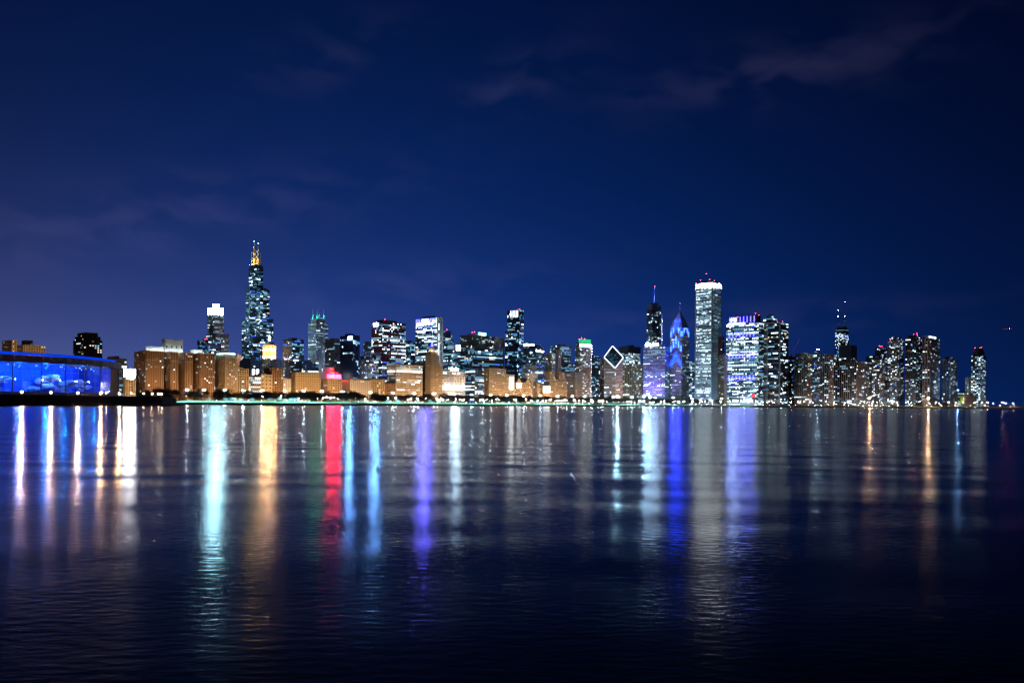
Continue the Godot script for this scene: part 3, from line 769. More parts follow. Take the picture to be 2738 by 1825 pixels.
func wing_hotel(wings: Array, back: Array, pent: Array) -> void:
	var root := thing("hotel_building", "huge brown brick hotel with four wings and floodlit white roof houses", "hotel", base_of(back))
	var st: Array = STYLE["brick_hotel"]
	var g := collect(root.position)
	block(back, st, [0.1, 0.16], g)
	for w in wings:
		block(w, st, [0.13, 0.13], g)
	finish(g, st, root)
	for w in wings:
		part_box(root, "cornice", "tan", w[0], w[1] + 0.9, w[5] + 0.62, w[5] + 1.8, w[2] - 0.8, w[3] + 0.9)
		part_box(root, "string_course", "tan", w[1] + 0.13, w[1] + 0.5, w[5] - 15.0, w[5] - 14.0, w[2], w[3])
	for p in pent:
		part_box(root, "roof_house", "marble", p[0], p[1], p[4], p[5], p[2], p[3])
		part_box(root, "roof_house_cornice", "marble", p[0] - 0.5, p[1] + 0.5, p[5] + 0.02, p[5] + 0.8, p[2] - 0.5, p[3] + 0.5)
		var n := int((p[3] - p[2]) / 9.0) + 1
		for i in n:
			var f := Vector3(p[1] + 5.0, p[4] + 1.2, p[3] - 2.5 - i * 9.0)
			bulb(root, "floodlight", "white_lamp", f, 0.2)
			omni(root, f + Vector3(0, 0.5, 0) - root.position, Color(0.7, 0.95, 1.0), 55.0)
			if p[5] - p[4] > 12:
				part_box(root, "roof_house_window", "glass_dark", p[1] + 0.05, p[1] + 0.15, p[4] + 9, p[4] + 13, f.z - 1.5, f.z + 0.5)
		var f2 := Vector3((p[0] + p[1]) / 2, p[4] + 1.2, p[3] + 5.0)
		bulb(root, "floodlight", "white_lamp", f2, 0.2)
		omni(root, f2 + Vector3(0, 0.5, 0) - root.position, Color(0.7, 0.95, 1.0), 60.0)

func diamond_tower(q: Array, low: float, mid: float, high: float) -> void:
	var root := thing("skyscraper", "pale striped tower with slanted diamond roof outlined in white light", "skyscraper", base_of(q))
	var st: Array = STYLE["diamond"]
	var g := collect(root.position)
	block([q[0], q[1], q[2], q[3], GROUND, low], st, [0.25, 0.25], g)
	finish(g, st, root)
	var se := Vector3(q[1], low + 0.7, q[3])
	var sw := Vector3(q[0], mid, q[3])
	var ne := Vector3(q[1], mid, q[2])
	var nw := Vector3(q[0], high, q[2])
	var d := Geo.new(root.position)
	d.quad(se, ne, nw, sw)
	put(d, "slanted_glass_roof", mats["glass_teal"], root)
	for k in range(1, 8):   # mullions down and across the slope
		var u := k / 8.0
		var lift := Vector3(0.15, 0.3, 0.15)
		rod(root, "roof_mullion", "steel", se.lerp(sw, u) + lift, ne.lerp(nw, u) + lift, 0.28 if k != 4 else 0.8, 0.28 if k != 4 else 0.8, 4)
		rod(root, "roof_mullion", "steel", se.lerp(ne, u) + lift, sw.lerp(nw, u) + lift, 0.28, 0.28, 4)
	d = Geo.new(root.position)
	var b := low + 0.7
	d.tri(Vector3(q[0], b, q[3]), se, sw)
	d.tri(se, Vector3(q[1], b, q[2]), ne)
	d.quad(Vector3(q[1], b, q[2]), Vector3(q[0], b, q[2]), nw, ne)
	d.quad(Vector3(q[0], b, q[2]), Vector3(q[0], b, q[3]), sw, nw)
	put(d, "upper_wall", mats["white"], root)
	d = Geo.new(root.position)   # glazing strips on the two wedge walls
	var y := b + 1.5
	while y < mid - 3:
		var f := 1.0 - (y + 2.0 - b) / (mid - b)
		d.box(q[0] + 0.5, q[0] + (q[1] - q[0]) * f, y, y + 1.8, q[3] + 0.02, q[3] + 0.12)
		d.box(q[1] + 0.02, q[1] + 0.12, y, y + 1.8, q[2] + 0.5, q[2] + (q[3] - q[2]) * f)
		y += 3.9
	put(d, "glazing_strips", mats["glass_dark"], root, "stuff")
	d = Geo.new(root.position)
	for i in 34:
		var u := rng.randf_range(0.06, 0.9)
		var v := rng.randf_range(0.05, 0.7)
		var p := se.lerp(sw, u).lerp(ne.lerp(nw, u), v) + Vector3(0.15, 0.25, 0.15)
		d.box(p.x - 1.6, p.x + 1.6, p.y, p.y + 0.5, p.z - 1.4, p.z + 1.4)
	put(d, "skylight_windows", mats["teal_window_light"], root, "stuff")
	for e in [[se, sw], [sw, nw], [nw, ne], [ne, se]]:
		var up := Vector3(0.4, 0.9, 0.4)
		rod(root, "outline_light", "outline_light", e[0].lerp(e[1], 0.03) + up, e[0].lerp(e[1], 0.97) + up, 0.8, 0.8, 6)

func limestone_office(q: Array, s: Array, mast: Array) -> void:
	var root := thing("office_tower", "violet lit limestone office with white roof sign and thin antenna", "skyscraper", base_of(q))
	var st: Array = STYLE["limestone_office"]
	var g := collect(root.position)
	block(q, st, [0.5, 0.5], g)
	finish(g, st, root)
	part_box(root, "roof_house", "concrete", q[0] + 1, q[1] - 14, q[5] + 0.7, q[5] + 9, q[2] + 3, q[3] - 2.5)
	lettering(root, "Prudential", "sign_light", Vector3(s[0], s[1], q[3] - 1.4), 8.0, s[2], 0.0)
	var gl := Geo.new(root.position)
	gl.bar(Vector3(s[3], s[1] + 0.5, q[3] - 1.6), Vector3(s[3], s[1] + 0.5, q[3] - 1.2), 4.4, 4.4, 16)
	put(gl, "round_emblem_light", mats["sign_light"], root)
	rod(root, "sign_rail", "pole", Vector3(s[3] - 3, s[1] - 3.6, q[3] - 1.5), Vector3(s[0] + s[2] / 2, s[1] - 3.6, q[3] - 1.5), 0.2, 0.2, 4)
	for i in 5:
		rod(root, "sign_post", "pole", Vector3(s[3] + i * 9, q[5], q[3] - 1.9), Vector3(s[3] + i * 9, s[1] + 3, q[3] - 1.9), 0.2, 0.2, 4)
	var a := Vector3(mast[0], q[5] + 0.6, mast[1])
	rod(root, "antenna_base", "steel", a, a + Vector3(0, 22, 0), 2.4, 1.4, 8)
	var gm := Geo.new(root.position)
	gm.bar(a + Vector3(0, 22, 0), Vector3(a.x, mast[2], a.z), 1.3, 0.5, 6)
	put(gm, "antenna_mast", mats["marble"], root)
	for k in 4:
		var f := Vector3(a.x + 3.0, a.y + 20 + k * (mast[2] - a.y - 22) / 4.0, a.z + 4.0)
		bulb(root, "antenna_floodlight", "white_lamp", f, 0.2)
		rod(root, "floodlight_arm", "pole", Vector3(a.x, f.y - 0.5, a.z), f - Vector3(0, 0.2, 0), 0.08, 0.08, 4)
		omni(root, f + Vector3(0, 0.6, 0) - root.position, Color(0.55, 0.72, 1.0), 130.0)
	# the plaza floods that wash the south wall violet
	for i in 5:
		var p := Vector3(q[0] + 6 + i * (q[1] - q[0] - 12) / 4.0, GROUND + 9, q[3] + 48)
		bulb(root, "plaza_floodlight", "violet_light", p, 0.3)
		rod(root, "plaza_floodlight_post", "pole", Vector3(p.x, GROUND, p.z), p - Vector3(0, 0.3, 0), 0.12, 0.1, 4)
		spot(root, p + Vector3(0, 0.7, 0) - root.position, Vector3(p.x, 75.0, q[3]) - root.position, Color(0.26, 0.2, 1.0), 7000.0, 42.0)

func chevron_tower(q: Array, apex: float, tip: float) -> void:
	var root := thing("skyscraper", "slender tower with blue lit chevron gables and needle point", "skyscraper", base_of(q))
	var st: Array = STYLE["granite"]
	var g := collect(root.position)
	block(q, st, [0.22, 0.2], g)
	finish(g, st, root)
	var x0: float = q[0]
	var x1: float = q[1]
	var z0: float = q[2]
	var z1: float = q[3]
	var y: float = q[5]
	pyramid(root, "pyramid_roof", "grey", x0, x1, z0, z1, y + 0.6, y + (apex - y) * 0.45, 0.62)
	pyramid(root, "pyramid_roof", "grey", x0 + (x1 - x0) * 0.19, x1 - (x1 - x0) * 0.19, z0 + (z1 - z0) * 0.19, z1 - (z1 - z0) * 0.19, y + (apex - y) * 0.45 + 0.05, apex, 0.04)
	var c := Vector3((x0 + x1) / 2, apex, (z0 + z1) / 2)
	rod(root, "needle", "marble", c - Vector3(0, 1, 0), Vector3(c.x, tip, c.z), 1.2, 0.2, 6)
	omni(root, c + Vector3(3.5, 3.0, 3.5) - root.position, Color(0.03, 0.07, 1.0), 60.0)
	bulb(root, "needle_floodlight", "blue_glow", c + Vector3(3.5, 2.4, 3.5), 0.25)
	rod(root, "floodlight_arm", "pole", c + Vector3(0, -2, 0), c + Vector3(3.5, 2.2, 3.5), 0.08, 0.08, 4)
	# chevrons: three stacked inverted V strips, glowing in place of blue floodlight
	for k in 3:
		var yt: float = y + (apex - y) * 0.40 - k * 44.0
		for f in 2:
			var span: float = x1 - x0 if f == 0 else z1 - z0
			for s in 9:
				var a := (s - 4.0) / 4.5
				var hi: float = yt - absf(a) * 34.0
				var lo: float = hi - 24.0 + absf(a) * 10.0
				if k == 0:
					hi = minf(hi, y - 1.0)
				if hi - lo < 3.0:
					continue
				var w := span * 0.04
				var m := "azure_glow" if (s % 2 == 0 and k < 2) else "blue_glow"
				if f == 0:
					part_box(root, "chevron_glow", m, c.x + a * span * 0.48 - w, c.x + a * span * 0.48 + w, lo, hi, z1 + 0.15, z1 + 0.5)
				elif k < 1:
					part_box(root, "chevron_glow", m, x1 + 0.15, x1 + 0.5, lo, hi, c.z + a * span * 0.48 - w, c.z + a * span * 0.48 + w)
	# lit roof panel towards the lake
	var d := Geo.new(root.position)
	var yb := y + (apex - y) * 0.45
	var sx := (x1 - x0) * 0.5
	var sz := (z1 - z0) * 0.5
	d.tri(Vector3(c.x - sx * 0.5, yb, c.z + sz * 0.64), Vector3(c.x + sx * 0.5, yb, c.z + sz * 0.64), Vector3(c.x, apex - 1.0, c.z + sz * 0.06))
	d.quad(Vector3(c.x - sx * 0.55, y + 2, z1 + 0.4), Vector3(c.x + sx * 0.55, y + 2, z1 + 0.4), Vector3(c.x + sx * 0.4, yb, c.z + sz * 0.66), Vector3(c.x - sx * 0.4, yb, c.z + sz * 0.66))
	put(d, "roof_panel", mats["marble"], root)
	for k in 4:
		var f := Vector3(c.x + (k % 2 * 2 - 1) * sx * 0.5, y + 1.0 + (k / 2) * (apex - y) * 0.4, z1 + 5.0 - (k / 2) * sz * 0.4)
		bulb(root, "roof_floodlight", "blue_glow", f, 0.25)
		rod(root, "floodlight_arm", "pole", Vector3(f.x, f.y - 1.0, f.z - 7.0), f, 0.1, 0.08, 4)
		omni(root, f + Vector3(0, 0.7, 0) - root.position, Color(0.01, 0.06, 1.0), 260.0)
	beacon(root, Vector3(c.x, tip + 1, c.z), tip, "mast_blue_light", 0.4)

func spired_glass_tower(q: Array, top: float, tip: float, sx: float, sz: float) -> void:
	var root := thing("skyscraper", "smoky glass skyscraper with a tall blue lit spire", "skyscraper", base_of(q))
	var st: Array = STYLE["steel_glass"]
	var g := collect(root.position)
	block(q, st, [0.16, 0.16], g, -1.0, -1.0, 14.0)
	finish(g, st, root)
	part_box(root, "roof_block", "grey", q[0] + 12, q[1] - 6, q[5] + 0.7, top, q[2] + 6, q[3] - 6)
	rod(root, "spire_core", "marble", Vector3(sx, top, sz), Vector3(sx, tip, sz), 1.6, 0.5, 8)
	for k in 5:   # blue floods on brackets up the spire
		for s in [-1.0, 1.0]:
			var f := Vector3(sx + 4.0 * s, top + 2 + k * (tip - top) / 5.0, sz + 4.0)
			bulb(root, "spire_floodlight", "blue_glow", f, 0.25)
			rod(root, "floodlight_arm", "pole", Vector3(sx, f.y - 0.5, sz), f - Vector3(0, 0.2, 0), 0.08, 0.08, 4)
			if s > 0:
				omni(root, f + Vector3(0, 0.6, 0) - root.position, Color(0.06, 0.12, 1.0), 110.0)
	beacon(root, Vector3(sx, tip + 1, sz), tip, "red_light", 0.7)

func marble_tower(q: Array, bea: Array) -> void:
	var root := thing("skyscraper", "tall white marble tower of narrow piers with glowing white crown band", "skyscraper", base_of(q))
	var st: Array = STYLE["marble_pier"]
	var g := collect(root.position)
	block(q, st, [0.85, 0.55], g, -1.0, -1.0, 1.0, "dusk")
	finish(g, st, root)
	var x0: float = q[0]
	var x1: float = q[1]
	var z0: float = q[2]
	var z1: float = q[3]
	var y: float = q[5]
	part_box(root, "corner_pier", "marble", x1 - 3.2, x1 + 0.5, GROUND, y + 0.6, z1 - 3.2, z1 + 0.5)
	part_box(root, "corner_pier", "marble", x0 - 0.5, x0 + 3.0, GROUND, y + 0.6, z1 - 3.0, z1 + 0.5)
	part_box(root, "corner_pier", "marble", x1 - 3.0, x1 + 0.5, GROUND, y + 0.6, z0 - 0.5, z0 + 3.0)
	part_box(root, "crown_wall", "marble", x0 + 3.2, x1 - 3.4, y - 15.5, y - 0.5, z1 + 0.2, z1 + 0.35)
	part_box(root, "crown_wall", "marble", x1 + 0.2, x1 + 0.35, y - 15.5, y - 0.5, z0 + 3.2, z1 - 3.4)
	part_box(root, "crown_ledge", "marble", x0 + 3.2, x1 + 4.6, y - 16.6, y - 15.6, z1 + 0.2, z1 + 4.6)
	part_box(root, "crown_ledge", "marble", x1 + 0.2, x1 + 4.6, y - 16.6, y - 15.6, z0 + 3.2, z1 + 0.15)
	flood_row(root, Vector3(x0 + 4, y - 13.5, z1 + 4.0), Vector3(x1 - 4, y - 13.5, z1 + 4.0), 7, Color(0.93, 0.97, 1.0), 170.0)
	flood_row(root, Vector3(x1 + 4.0, y - 13.5, z1 - 4), Vector3(x1 + 4.0, y - 13.5, z0 + 4), 7, Color(0.93, 0.97, 1.0), 170.0)
	flood_row(root, Vector3(x0 + 4, y - 5.0, z1 + 4.0), Vector3(x1 - 4, y - 5.0, z1 + 4.0), 7, Color(0.93, 0.97, 1.0), 110.0)
	flood_row(root, Vector3(x1 + 4.0, y - 5.0, z1 - 4), Vector3(x1 + 4.0, y - 5.0, z0 + 4), 7, Color(0.93, 0.97, 1.0), 110.0)
	part_box(root, "roof_block", "dark", x0 + 10, x1 - 8, y + 0.7, y + 6, z0 + 8, z1 - 10)
	rod(root, "antenna", "steel", Vector3(bea[0][0], y + 6, bea[0][2]), Vector3(bea[0][0], bea[0][1], bea[0][2]), 0.5, 0.2, 4)
	for b in bea:
		beacon(root, Vector3(clampf(b[0], x0 + 1, x1 - 1), b[1], clampf(b[2], z0 + 1, z1 - 1)), minf(b[1], y), "red_light", 0.6)

func tapered_tower(q: Array, top: float, keep: float, masts: Array) -> void:
	var root := thing("skyscraper", "black tapering skyscraper with two white tipped antennas", "skyscraper", base_of(q))
	var x0: float = q[0]
	var x1: float = q[1]
	var z0: float = q[2]
	var z1: float = q[3]
	pyramid(root, "tapered_wall", "black", x0, x1, z0, z1, GROUND, top, keep)
	var g := {}
	var c := base_of(q)
	for i in 8:
		g[i] = Geo.new(root.position)
	var n := 96
	for i in n:
		var y := GROUND + i * (top - 12 - GROUND) / n
		var k: float = 1.0 - (1.0 - keep) * (y - GROUND) / (top - GROUND)
		var hx := (x1 - x0) / 2 * k
		var hz := (z1 - z0) / 2 * k
		var band := i > n - 7 and i < n - 3
		for f in 2:
			for s in 9:
				if rng.randf() > (0.85 if band else 0.26):
					continue
				var tone: int = (5 if rng.randf() < 0.5 else 1) if band else pick(PALETTE["home"])
				var a := -0.95 + 1.9 * s / 9.0
				var b := a + 0.13
				var w: Geo = g[tone]
				if f == 0:
					w.quad(Vector3(c.x + a * hx, y, c.z + hz + 0.2), Vector3(c.x + b * hx, y, c.z + hz + 0.2), Vector3(c.x + b * hx, y + 2.2, c.z + hz + 0.2), Vector3(c.x + a * hx, y + 2.2, c.z + hz + 0.2))
				else:
					w.quad(Vector3(c.x + hx + 0.2, y, c.z - a * hz), Vector3(c.x + hx + 0.2, y, c.z - b * hz), Vector3(c.x + hx + 0.2, y + 2.2, c.z - b * hz), Vector3(c.x + hx + 0.2, y + 2.2, c.z - a * hz))
	var m := ArrayMesh.new()
	for i in 8:
		if g[i].v.size():
			var a := []
			a.resize(Mesh.ARRAY_MAX)
			a[Mesh.ARRAY_VERTEX] = g[i].v
			m.add_surface_from_arrays(Mesh.PRIMITIVE_TRIANGLES, a)
			m.surface_set_material(m.get_surface_count() - 1, mats[WINDOW[i]])
	var o := MeshInstance3D.new()
	o.mesh = m
	o.name = "lit_windows"
	o.set_meta("kind", "stuff")
	root.add_child(o, true)
	var d := Geo.new(root.position)   # X bracing on the two sides
	for k in 5:
		var ya := GROUND + k * (top - GROUND) / 5.0
		var yb := GROUND + (k + 1) * (top - GROUND) / 5.0
		var ka: float = 1.0 - (1.0 - keep) * k / 5.0
		var kb: float = 1.0 - (1.0 - keep) * (k + 1) / 5.0
		var ax := (x1 - x0) / 2 * ka
		var bx := (x1 - x0) / 2 * kb
		var az := (z1 - z0) / 2 * ka
		var bz := (z1 - z0) / 2 * kb
		for s in [-1, 1]:
			d.bar(Vector3(c.x + s * ax, ya, c.z + az), Vector3(c.x - s * bx, yb, c.z + bz), 0.9, 0.9, 4)
			d.bar(Vector3(c.x + ax, ya, c.z + s * az), Vector3(c.x + bx, yb, c.z - s * bz), 0.9, 0.9, 4)
	put(d, "cross_bracing", mats["dark"], root, "stuff")
	var tx := (x1 - x0) / 2 * keep
	var tz := (z1 - z0) / 2 * keep
	part_box(root, "roof_edge_light", "grey_window_light", c.x - tx - 0.3, c.x + tx + 0.3, top - 4, top - 2.6, c.z - tz - 0.3, c.z + tz + 0.3)
	part_box(root, "roof_block", "black", c.x - tx * 0.8, c.x + tx * 0.8, top + 0.1, top + 9, c.z - tz * 0.7, c.z + tz * 0.7)
	for k in 2:
		var p: Array = masts[k]
		var mid: float = top + (p[2] - top) * 0.34
		rod(root, "antenna_base", "marble", Vector3(p[0], top + 9, p[1]), Vector3(p[0], mid, p[1]), 1.8, 1.5, 8)
		rod(root, "antenna_mast", "steel", Vector3(p[0], mid, p[1]), Vector3(p[0], p[2], p[1]), 0.9, 0.4, 6)
		bulb(root, "antenna_light", "cool_lamp", Vector3(p[0], p[2] + 1, p[1]), 0.5)
		bulb(root, "antenna_light", "cool_lamp", Vector3(p[0] + 1.2, p[3], p[1] + 1.2), 0.45)

func winged_tower(q: Array, capy: Array) -> void:
	var root := thing("apartment_tower", "dark three winged curved apartment tower at the end of the row", "skyscraper", base_of(q))
	var st: Array = STYLE["apt_dark"]
	var g := collect(root.position)
	var w: float = q[1] - q[0]
	block(q, st, [0.5, 0.42], g)
	finish(g, st, root)
	var c := base_of(q)
	var d := Geo.new(root.position)
	d.lathe(Vector3(c.x, 0, c.z), [[w * 0.62, q[5] + 0.6], [w * 0.62, capy[0]], [w * 0.5, capy[0] + 1], [w * 0.45, capy[1]], [0.1, capy[1]]], 12)
	put(d, "rounded_cap", mats["black"], root)
	for k in 3:
		var a := TAU * k / 3.0 + 0.5
		beacon(root, Vector3(c.x + cos(a) * w * 0.4, capy[1] + 1.5, c.z + sin(a) * w * 0.4), capy[1])

# ---------------------------------------------------------------- shore and park
const SHORE := [[-1136.6, -527.4], [-1112.1, -536.4], [-1049.8, -594.3], [-991.0, -672.2], [-1077.2, -1091.7], [-1045.9, -1509.9], [-1007.5, -1930.5], [-856.8, -2248.0], [-526.1, -2446.1], [-271.7, -2614.2], [-4.2, -2862.8]]   # waterline of the park, south to north: [x, z]
const SPIT := [[-604.2, -128.0], [-622.4, -169.7], [-625.4, -183.3], [-652.2, -247.1], [-695.7, -332.3], [-722.9, -354.8]]     # waterline of the near promenade

func v3(p: Array, y: float) -> Vector3:
	return Vector3(p[0], y, p[1])

func inland(line: Array, dist: float) -> Array:   # the line moved to its left (west) side
	var out := []
	for i in line.size():
		var a := Vector2(line[maxi(i - 1, 0)][0], line[maxi(i - 1, 0)][1])
		var b := Vector2(line[mini(i + 1, line.size() - 1)][0], line[mini(i + 1, line.size() - 1)][1])
		var d := (b - a).normalized()
		out.append([line[i][0] + d.y * dist, line[i][1] - d.x * dist])
	return out

func strip(g: Geo, a: Array, b: Array, ya: float, yb: float) -> void:
	for i in a.size() - 1:
		g.quad(v3(a[i], ya), v3(a[i + 1], ya), v3(b[i + 1], yb), v3(b[i], yb))

func on_line(line: Array, t: float) -> Vector2:   # t in metres along the line
	for i in line.size() - 1:
		var a := Vector2(line[i][0], line[i][1])
		var b := Vector2(line[i + 1][0], line[i + 1][1])
		var l := a.distance_to(b)
		if t <= l or i == line.size() - 2:
			return a + (b - a) * (t / l)
		t -= l
	return Vector2.ZERO

func fine(line: Array, step: float) -> Array:   # the line cut into short pieces, a little uneven
	var out := []
	var total := 0.0
	for i in line.size() - 1:
		total += Vector2(line[i][0], line[i][1]).distance_to(Vector2(line[i + 1][0], line[i + 1][1]))
	var n := int(total / step)
	for i in n + 1:
		var p := on_line(line, total * i / n - 0.001)
		out.append([p.x, p.y])
	return out

func shore_x(z: float) -> float:
	for i in SHORE.size() - 1:
		if z <= SHORE[i][1] and z >= SHORE[i + 1][1]:
			return lerpf(SHORE[i][0], SHORE[i + 1][0], (z - SHORE[i][1]) / (SHORE[i + 1][1] - SHORE[i][1]))
	return SHORE[0][0]

func grain(a: Color, b: Color, scale: float, rough: float) -> StandardMaterial3D:
	var n := FastNoiseLite.new()
	n.seed = 7
	n.frequency = 0.028
	n.fractal_octaves = 4
	var ramp := Gradient.new()
	ramp.set_color(0, a.linear_to_srgb())
	ramp.set_color(1, b.linear_to_srgb())
	var t := NoiseTexture2D.new()
	t.width = 512
	t.height = 512
	t.seamless = true
	t.noise = n
	t.color_ramp = ramp
	var m := StandardMaterial3D.new()
	m.albedo_texture = t
	m.roughness = rough
	m.uv1_triplanar = true
	m.uv1_world_triplanar = true
	m.uv1_scale = Vector3.ONE * scale
	return m

func make_land() -> void:
	mats["lawn"] = grain(Color(0.035, 0.075, 0.025), Color(0.075, 0.13, 0.04), 0.03, 0.95)
	mats["earth"] = grain(Color(0.04, 0.035, 0.03), Color(0.08, 0.07, 0.05), 0.03, 0.95)
	mats["paving"] = grain(Color(0.25, 0.24, 0.22), Color(0.36, 0.34, 0.31), 0.08, 0.9)
	mats["seawall"] = grain(Color(0.05, 0.048, 0.045), Color(0.12, 0.11, 0.1), 0.06, 0.9)
	mats["asphalt"] = grain(Color(0.04, 0.04, 0.042), Color(0.06, 0.06, 0.062), 0.1, 0.85)
	var s0 := fine(SHORE, 30.0)
	var s1 := inland(s0, 6.0)
	var s2 := inland(s0, 48.0)
	var g := Geo.new()
	strip(g, s0, s0, -3.0, 2.6)
	strip(g, s0, inland(s0, 0.6), 2.6, 2.6)
	setting(g, "seawall", mats["seawall"])
	g = Geo.new()
	strip(g, inland(s0, 0.6), s1, 2.62, 2.9)
	setting(g, "lakefront_path", mats["paving"])
	g = Geo.new()
	strip(g, s1, s2, 2.9, GROUND)
	setting(g, "lawn", mats["lawn"])
	g = Geo.new()   # the land behind, out of sight to the west and north
	var pts := PackedVector2Array()
	for p in s2:
		pts.append(Vector2(p[0], p[1]))
	for p in [[2500.0, -9000.0], [-9000.0, -9000.0], [-9000.0, 1500.0], [-1250.0, 1500.0]]:
		pts.append(Vector2(p[0], p[1]))
	var idx := Geometry2D.triangulate_polygon(pts)
	for i in range(0, idx.size(), 3):
		g.tri(Vector3(pts[idx[i]].x, GROUND - 0.02, pts[idx[i]].y), Vector3(pts[idx[i + 1]].x, GROUND - 0.02, pts[idx[i + 1]].y), Vector3(pts[idx[i + 2]].x, GROUND - 0.02, pts[idx[i + 2]].y))
	setting(g, "ground", mats["earth"])
	g = Geo.new()
	strip(g, inland(s0, 62.0), inland(s0, 86.0), GROUND + 0.01, GROUND + 0.01)
	setting(g, "lakeshore_road", mats["asphalt"])
	g = Geo.new()
	g.box(-1436.0, -1414.0, GROUND - 0.5, GROUND + 0.012, -1960.0, -450.0)
	setting(g, "avenue", mats["asphalt"])
	# near promenade: low quay, tall terrace wall behind it
	var q0 := fine(SPIT, 12.0)
	var q1 := inland(q0, 7.0)
	g = Geo.new()
	strip(g, q0, q0, -3.0, 1.6)
	setting(g, "quay_wall", mats["seawall"])
	g = Geo.new()
	strip(g, q0, q1, 1.6, 1.7)
	setting(g, "quay_path", mats["paving"])
	g = Geo.new()
	strip(g, q1, inland(q0, 8.5), 1.7, 7.6)
	strip(g, inland(q0, 8.5), inland(q0, 9.1), 7.6, 7.6)
	strip(g, inland(q0, 9.1), inland(q0, 9.15), 7.6, 6.4)
	setting(g, "terrace_wall", mats["seawall"])
	g = Geo.new()
	pts = PackedVector2Array()
	for p in inland(q0, 9.1):
		pts.append(Vector2(p[0], p[1]))
	for p in [[-773.6, -373.2], [-1102.9, -449.4], [-1320.9, -342.4], [-1125.5, -182.8], [-687.8, -125.3]]:
		pts.append(Vector2(p[0], p[1]))
	idx = Geometry2D.triangulate_polygon(pts)
	for i in range(0, idx.size(), 3):
		g.tri(Vector3(pts[idx[i]].x, 6.5, pts[idx[i]].y), Vector3(pts[idx[i + 1]].x, 6.5, pts[idx[i + 1]].y), Vector3(pts[idx[i + 2]].x, 6.5, pts[idx[i + 2]].y))
	var back := [[-773.6, -373.2], [-1102.9, -449.4], [-1320.9, -342.4], [-1125.5, -182.8], [-687.8, -125.3]]
	for i in back.size() - 1:
		g.quad(v3(back[i + 1], 0.0), v3(back[i], 0.0), v3(back[i], 6.5), v3(back[i + 1], 6.5))
	setting(g, "terrace", mats["paving"])

func lamp_post(called: String, label: String, group: String, high: float, m: String, c: Color, energy: float, r: float, arms := 1) -> Node3D:
	var root := thing(called, label, "lamp", Vector3.ZERO, group)
	rod(root, "pole", "pole", Vector3.ZERO, Vector3(0, high, 0), 0.14, 0.08, 6)
	rod(root, "foot", "pole", Vector3.ZERO, Vector3(0, 0.6, 0), 0.28, 0.2, 6)
	if arms == 1:
		var arm := rod(root, "arm", "pole", Vector3(0, high - 0.4, 0), Vector3(0.9, high, 0.0), 0.06, 0.05, 4)
		bulb(arm, "lamp_head", m, Vector3(0.9, high + r * 0.3, 0), r)
		omni(root, Vector3(0.9, high + r * 0.3, 0), c, energy, r)
	else:
		for i in arms:
			var a := TAU * i / arms
			var arm := rod(root, "arm", "pole", Vector3(0, high - 0.3, 0), Vector3(cos(a) * 1.3, high + 0.2, sin(a) * 1.3), 0.06, 0.05, 4)
			bulb(arm, "lamp_head", m, Vector3(cos(a) * 1.3, high + 0.2, sin(a) * 1.3), r)
		spot(root, Vector3(0, high - 0.6, 0), Vector3(0.01, 0, 0), c, energy, 72.0)   # hooded: throws its light down
	return root

func hooded_lamp(called: String, label: String, group: String, high: float, m: String, c: Color, energy: float, aim: Vector3, angle: float) -> Node3D:   # head with an added hood that keeps its light off the lake
	var root := thing(called, label, "lamp", Vector3.ZERO, group)
	rod(root, "pole", "pole", Vector3.ZERO, Vector3(0, high, 0), 0.14, 0.08, 6)
	rod(root, "foot", "pole", Vector3.ZERO, Vector3(0, 0.6, 0), 0.28, 0.2, 6)
	var d := Vector3(aim.x, 0, aim.z).normalized()
	var arm := rod(root, "arm", "pole", Vector3(0, high - 0.3, 0), Vector3(0, high, 0) + d * 0.8, 0.06, 0.05, 4)
	bulb(arm, "lamp_head", m, Vector3(0, high, 0) + d * 0.8, 0.25)
	rod(arm, "added_hood", "pole", Vector3(0, high, 0) + d * 0.3, Vector3(0, high, 0) + d * 0.5, 0.55, 0.55, 8)
	spot(root, Vector3(0, high, 0) + d * 1.2, Vector3(0, high, 0) + d * 1.2 + aim, c, energy, angle)
	return root

func line_up(proto: Node3D, called: String, spots: Array) -> void:   # copies that all face the same way
	for i in spots.size():
		var o: Node3D = proto if i == 0 else copy(proto, called, spots[i])
		o.position = spots[i]

func scatter(proto: Node3D, called: String, spots: Array, size := [1.0, 1.0]) -> void:   # the first spot takes the thing itself, the others take copies
	for i in spots.size():
		var o: Node3D = proto
		var s := rng.randf_range(size[0], size[1])
		if i > 0:
			o = copy(proto, called, spots[i], rng.randf() * TAU, s)
		else:
			o.rotation.y = rng.randf() * TAU
			o.scale = Vector3.ONE * s
		o.position = spots[i]

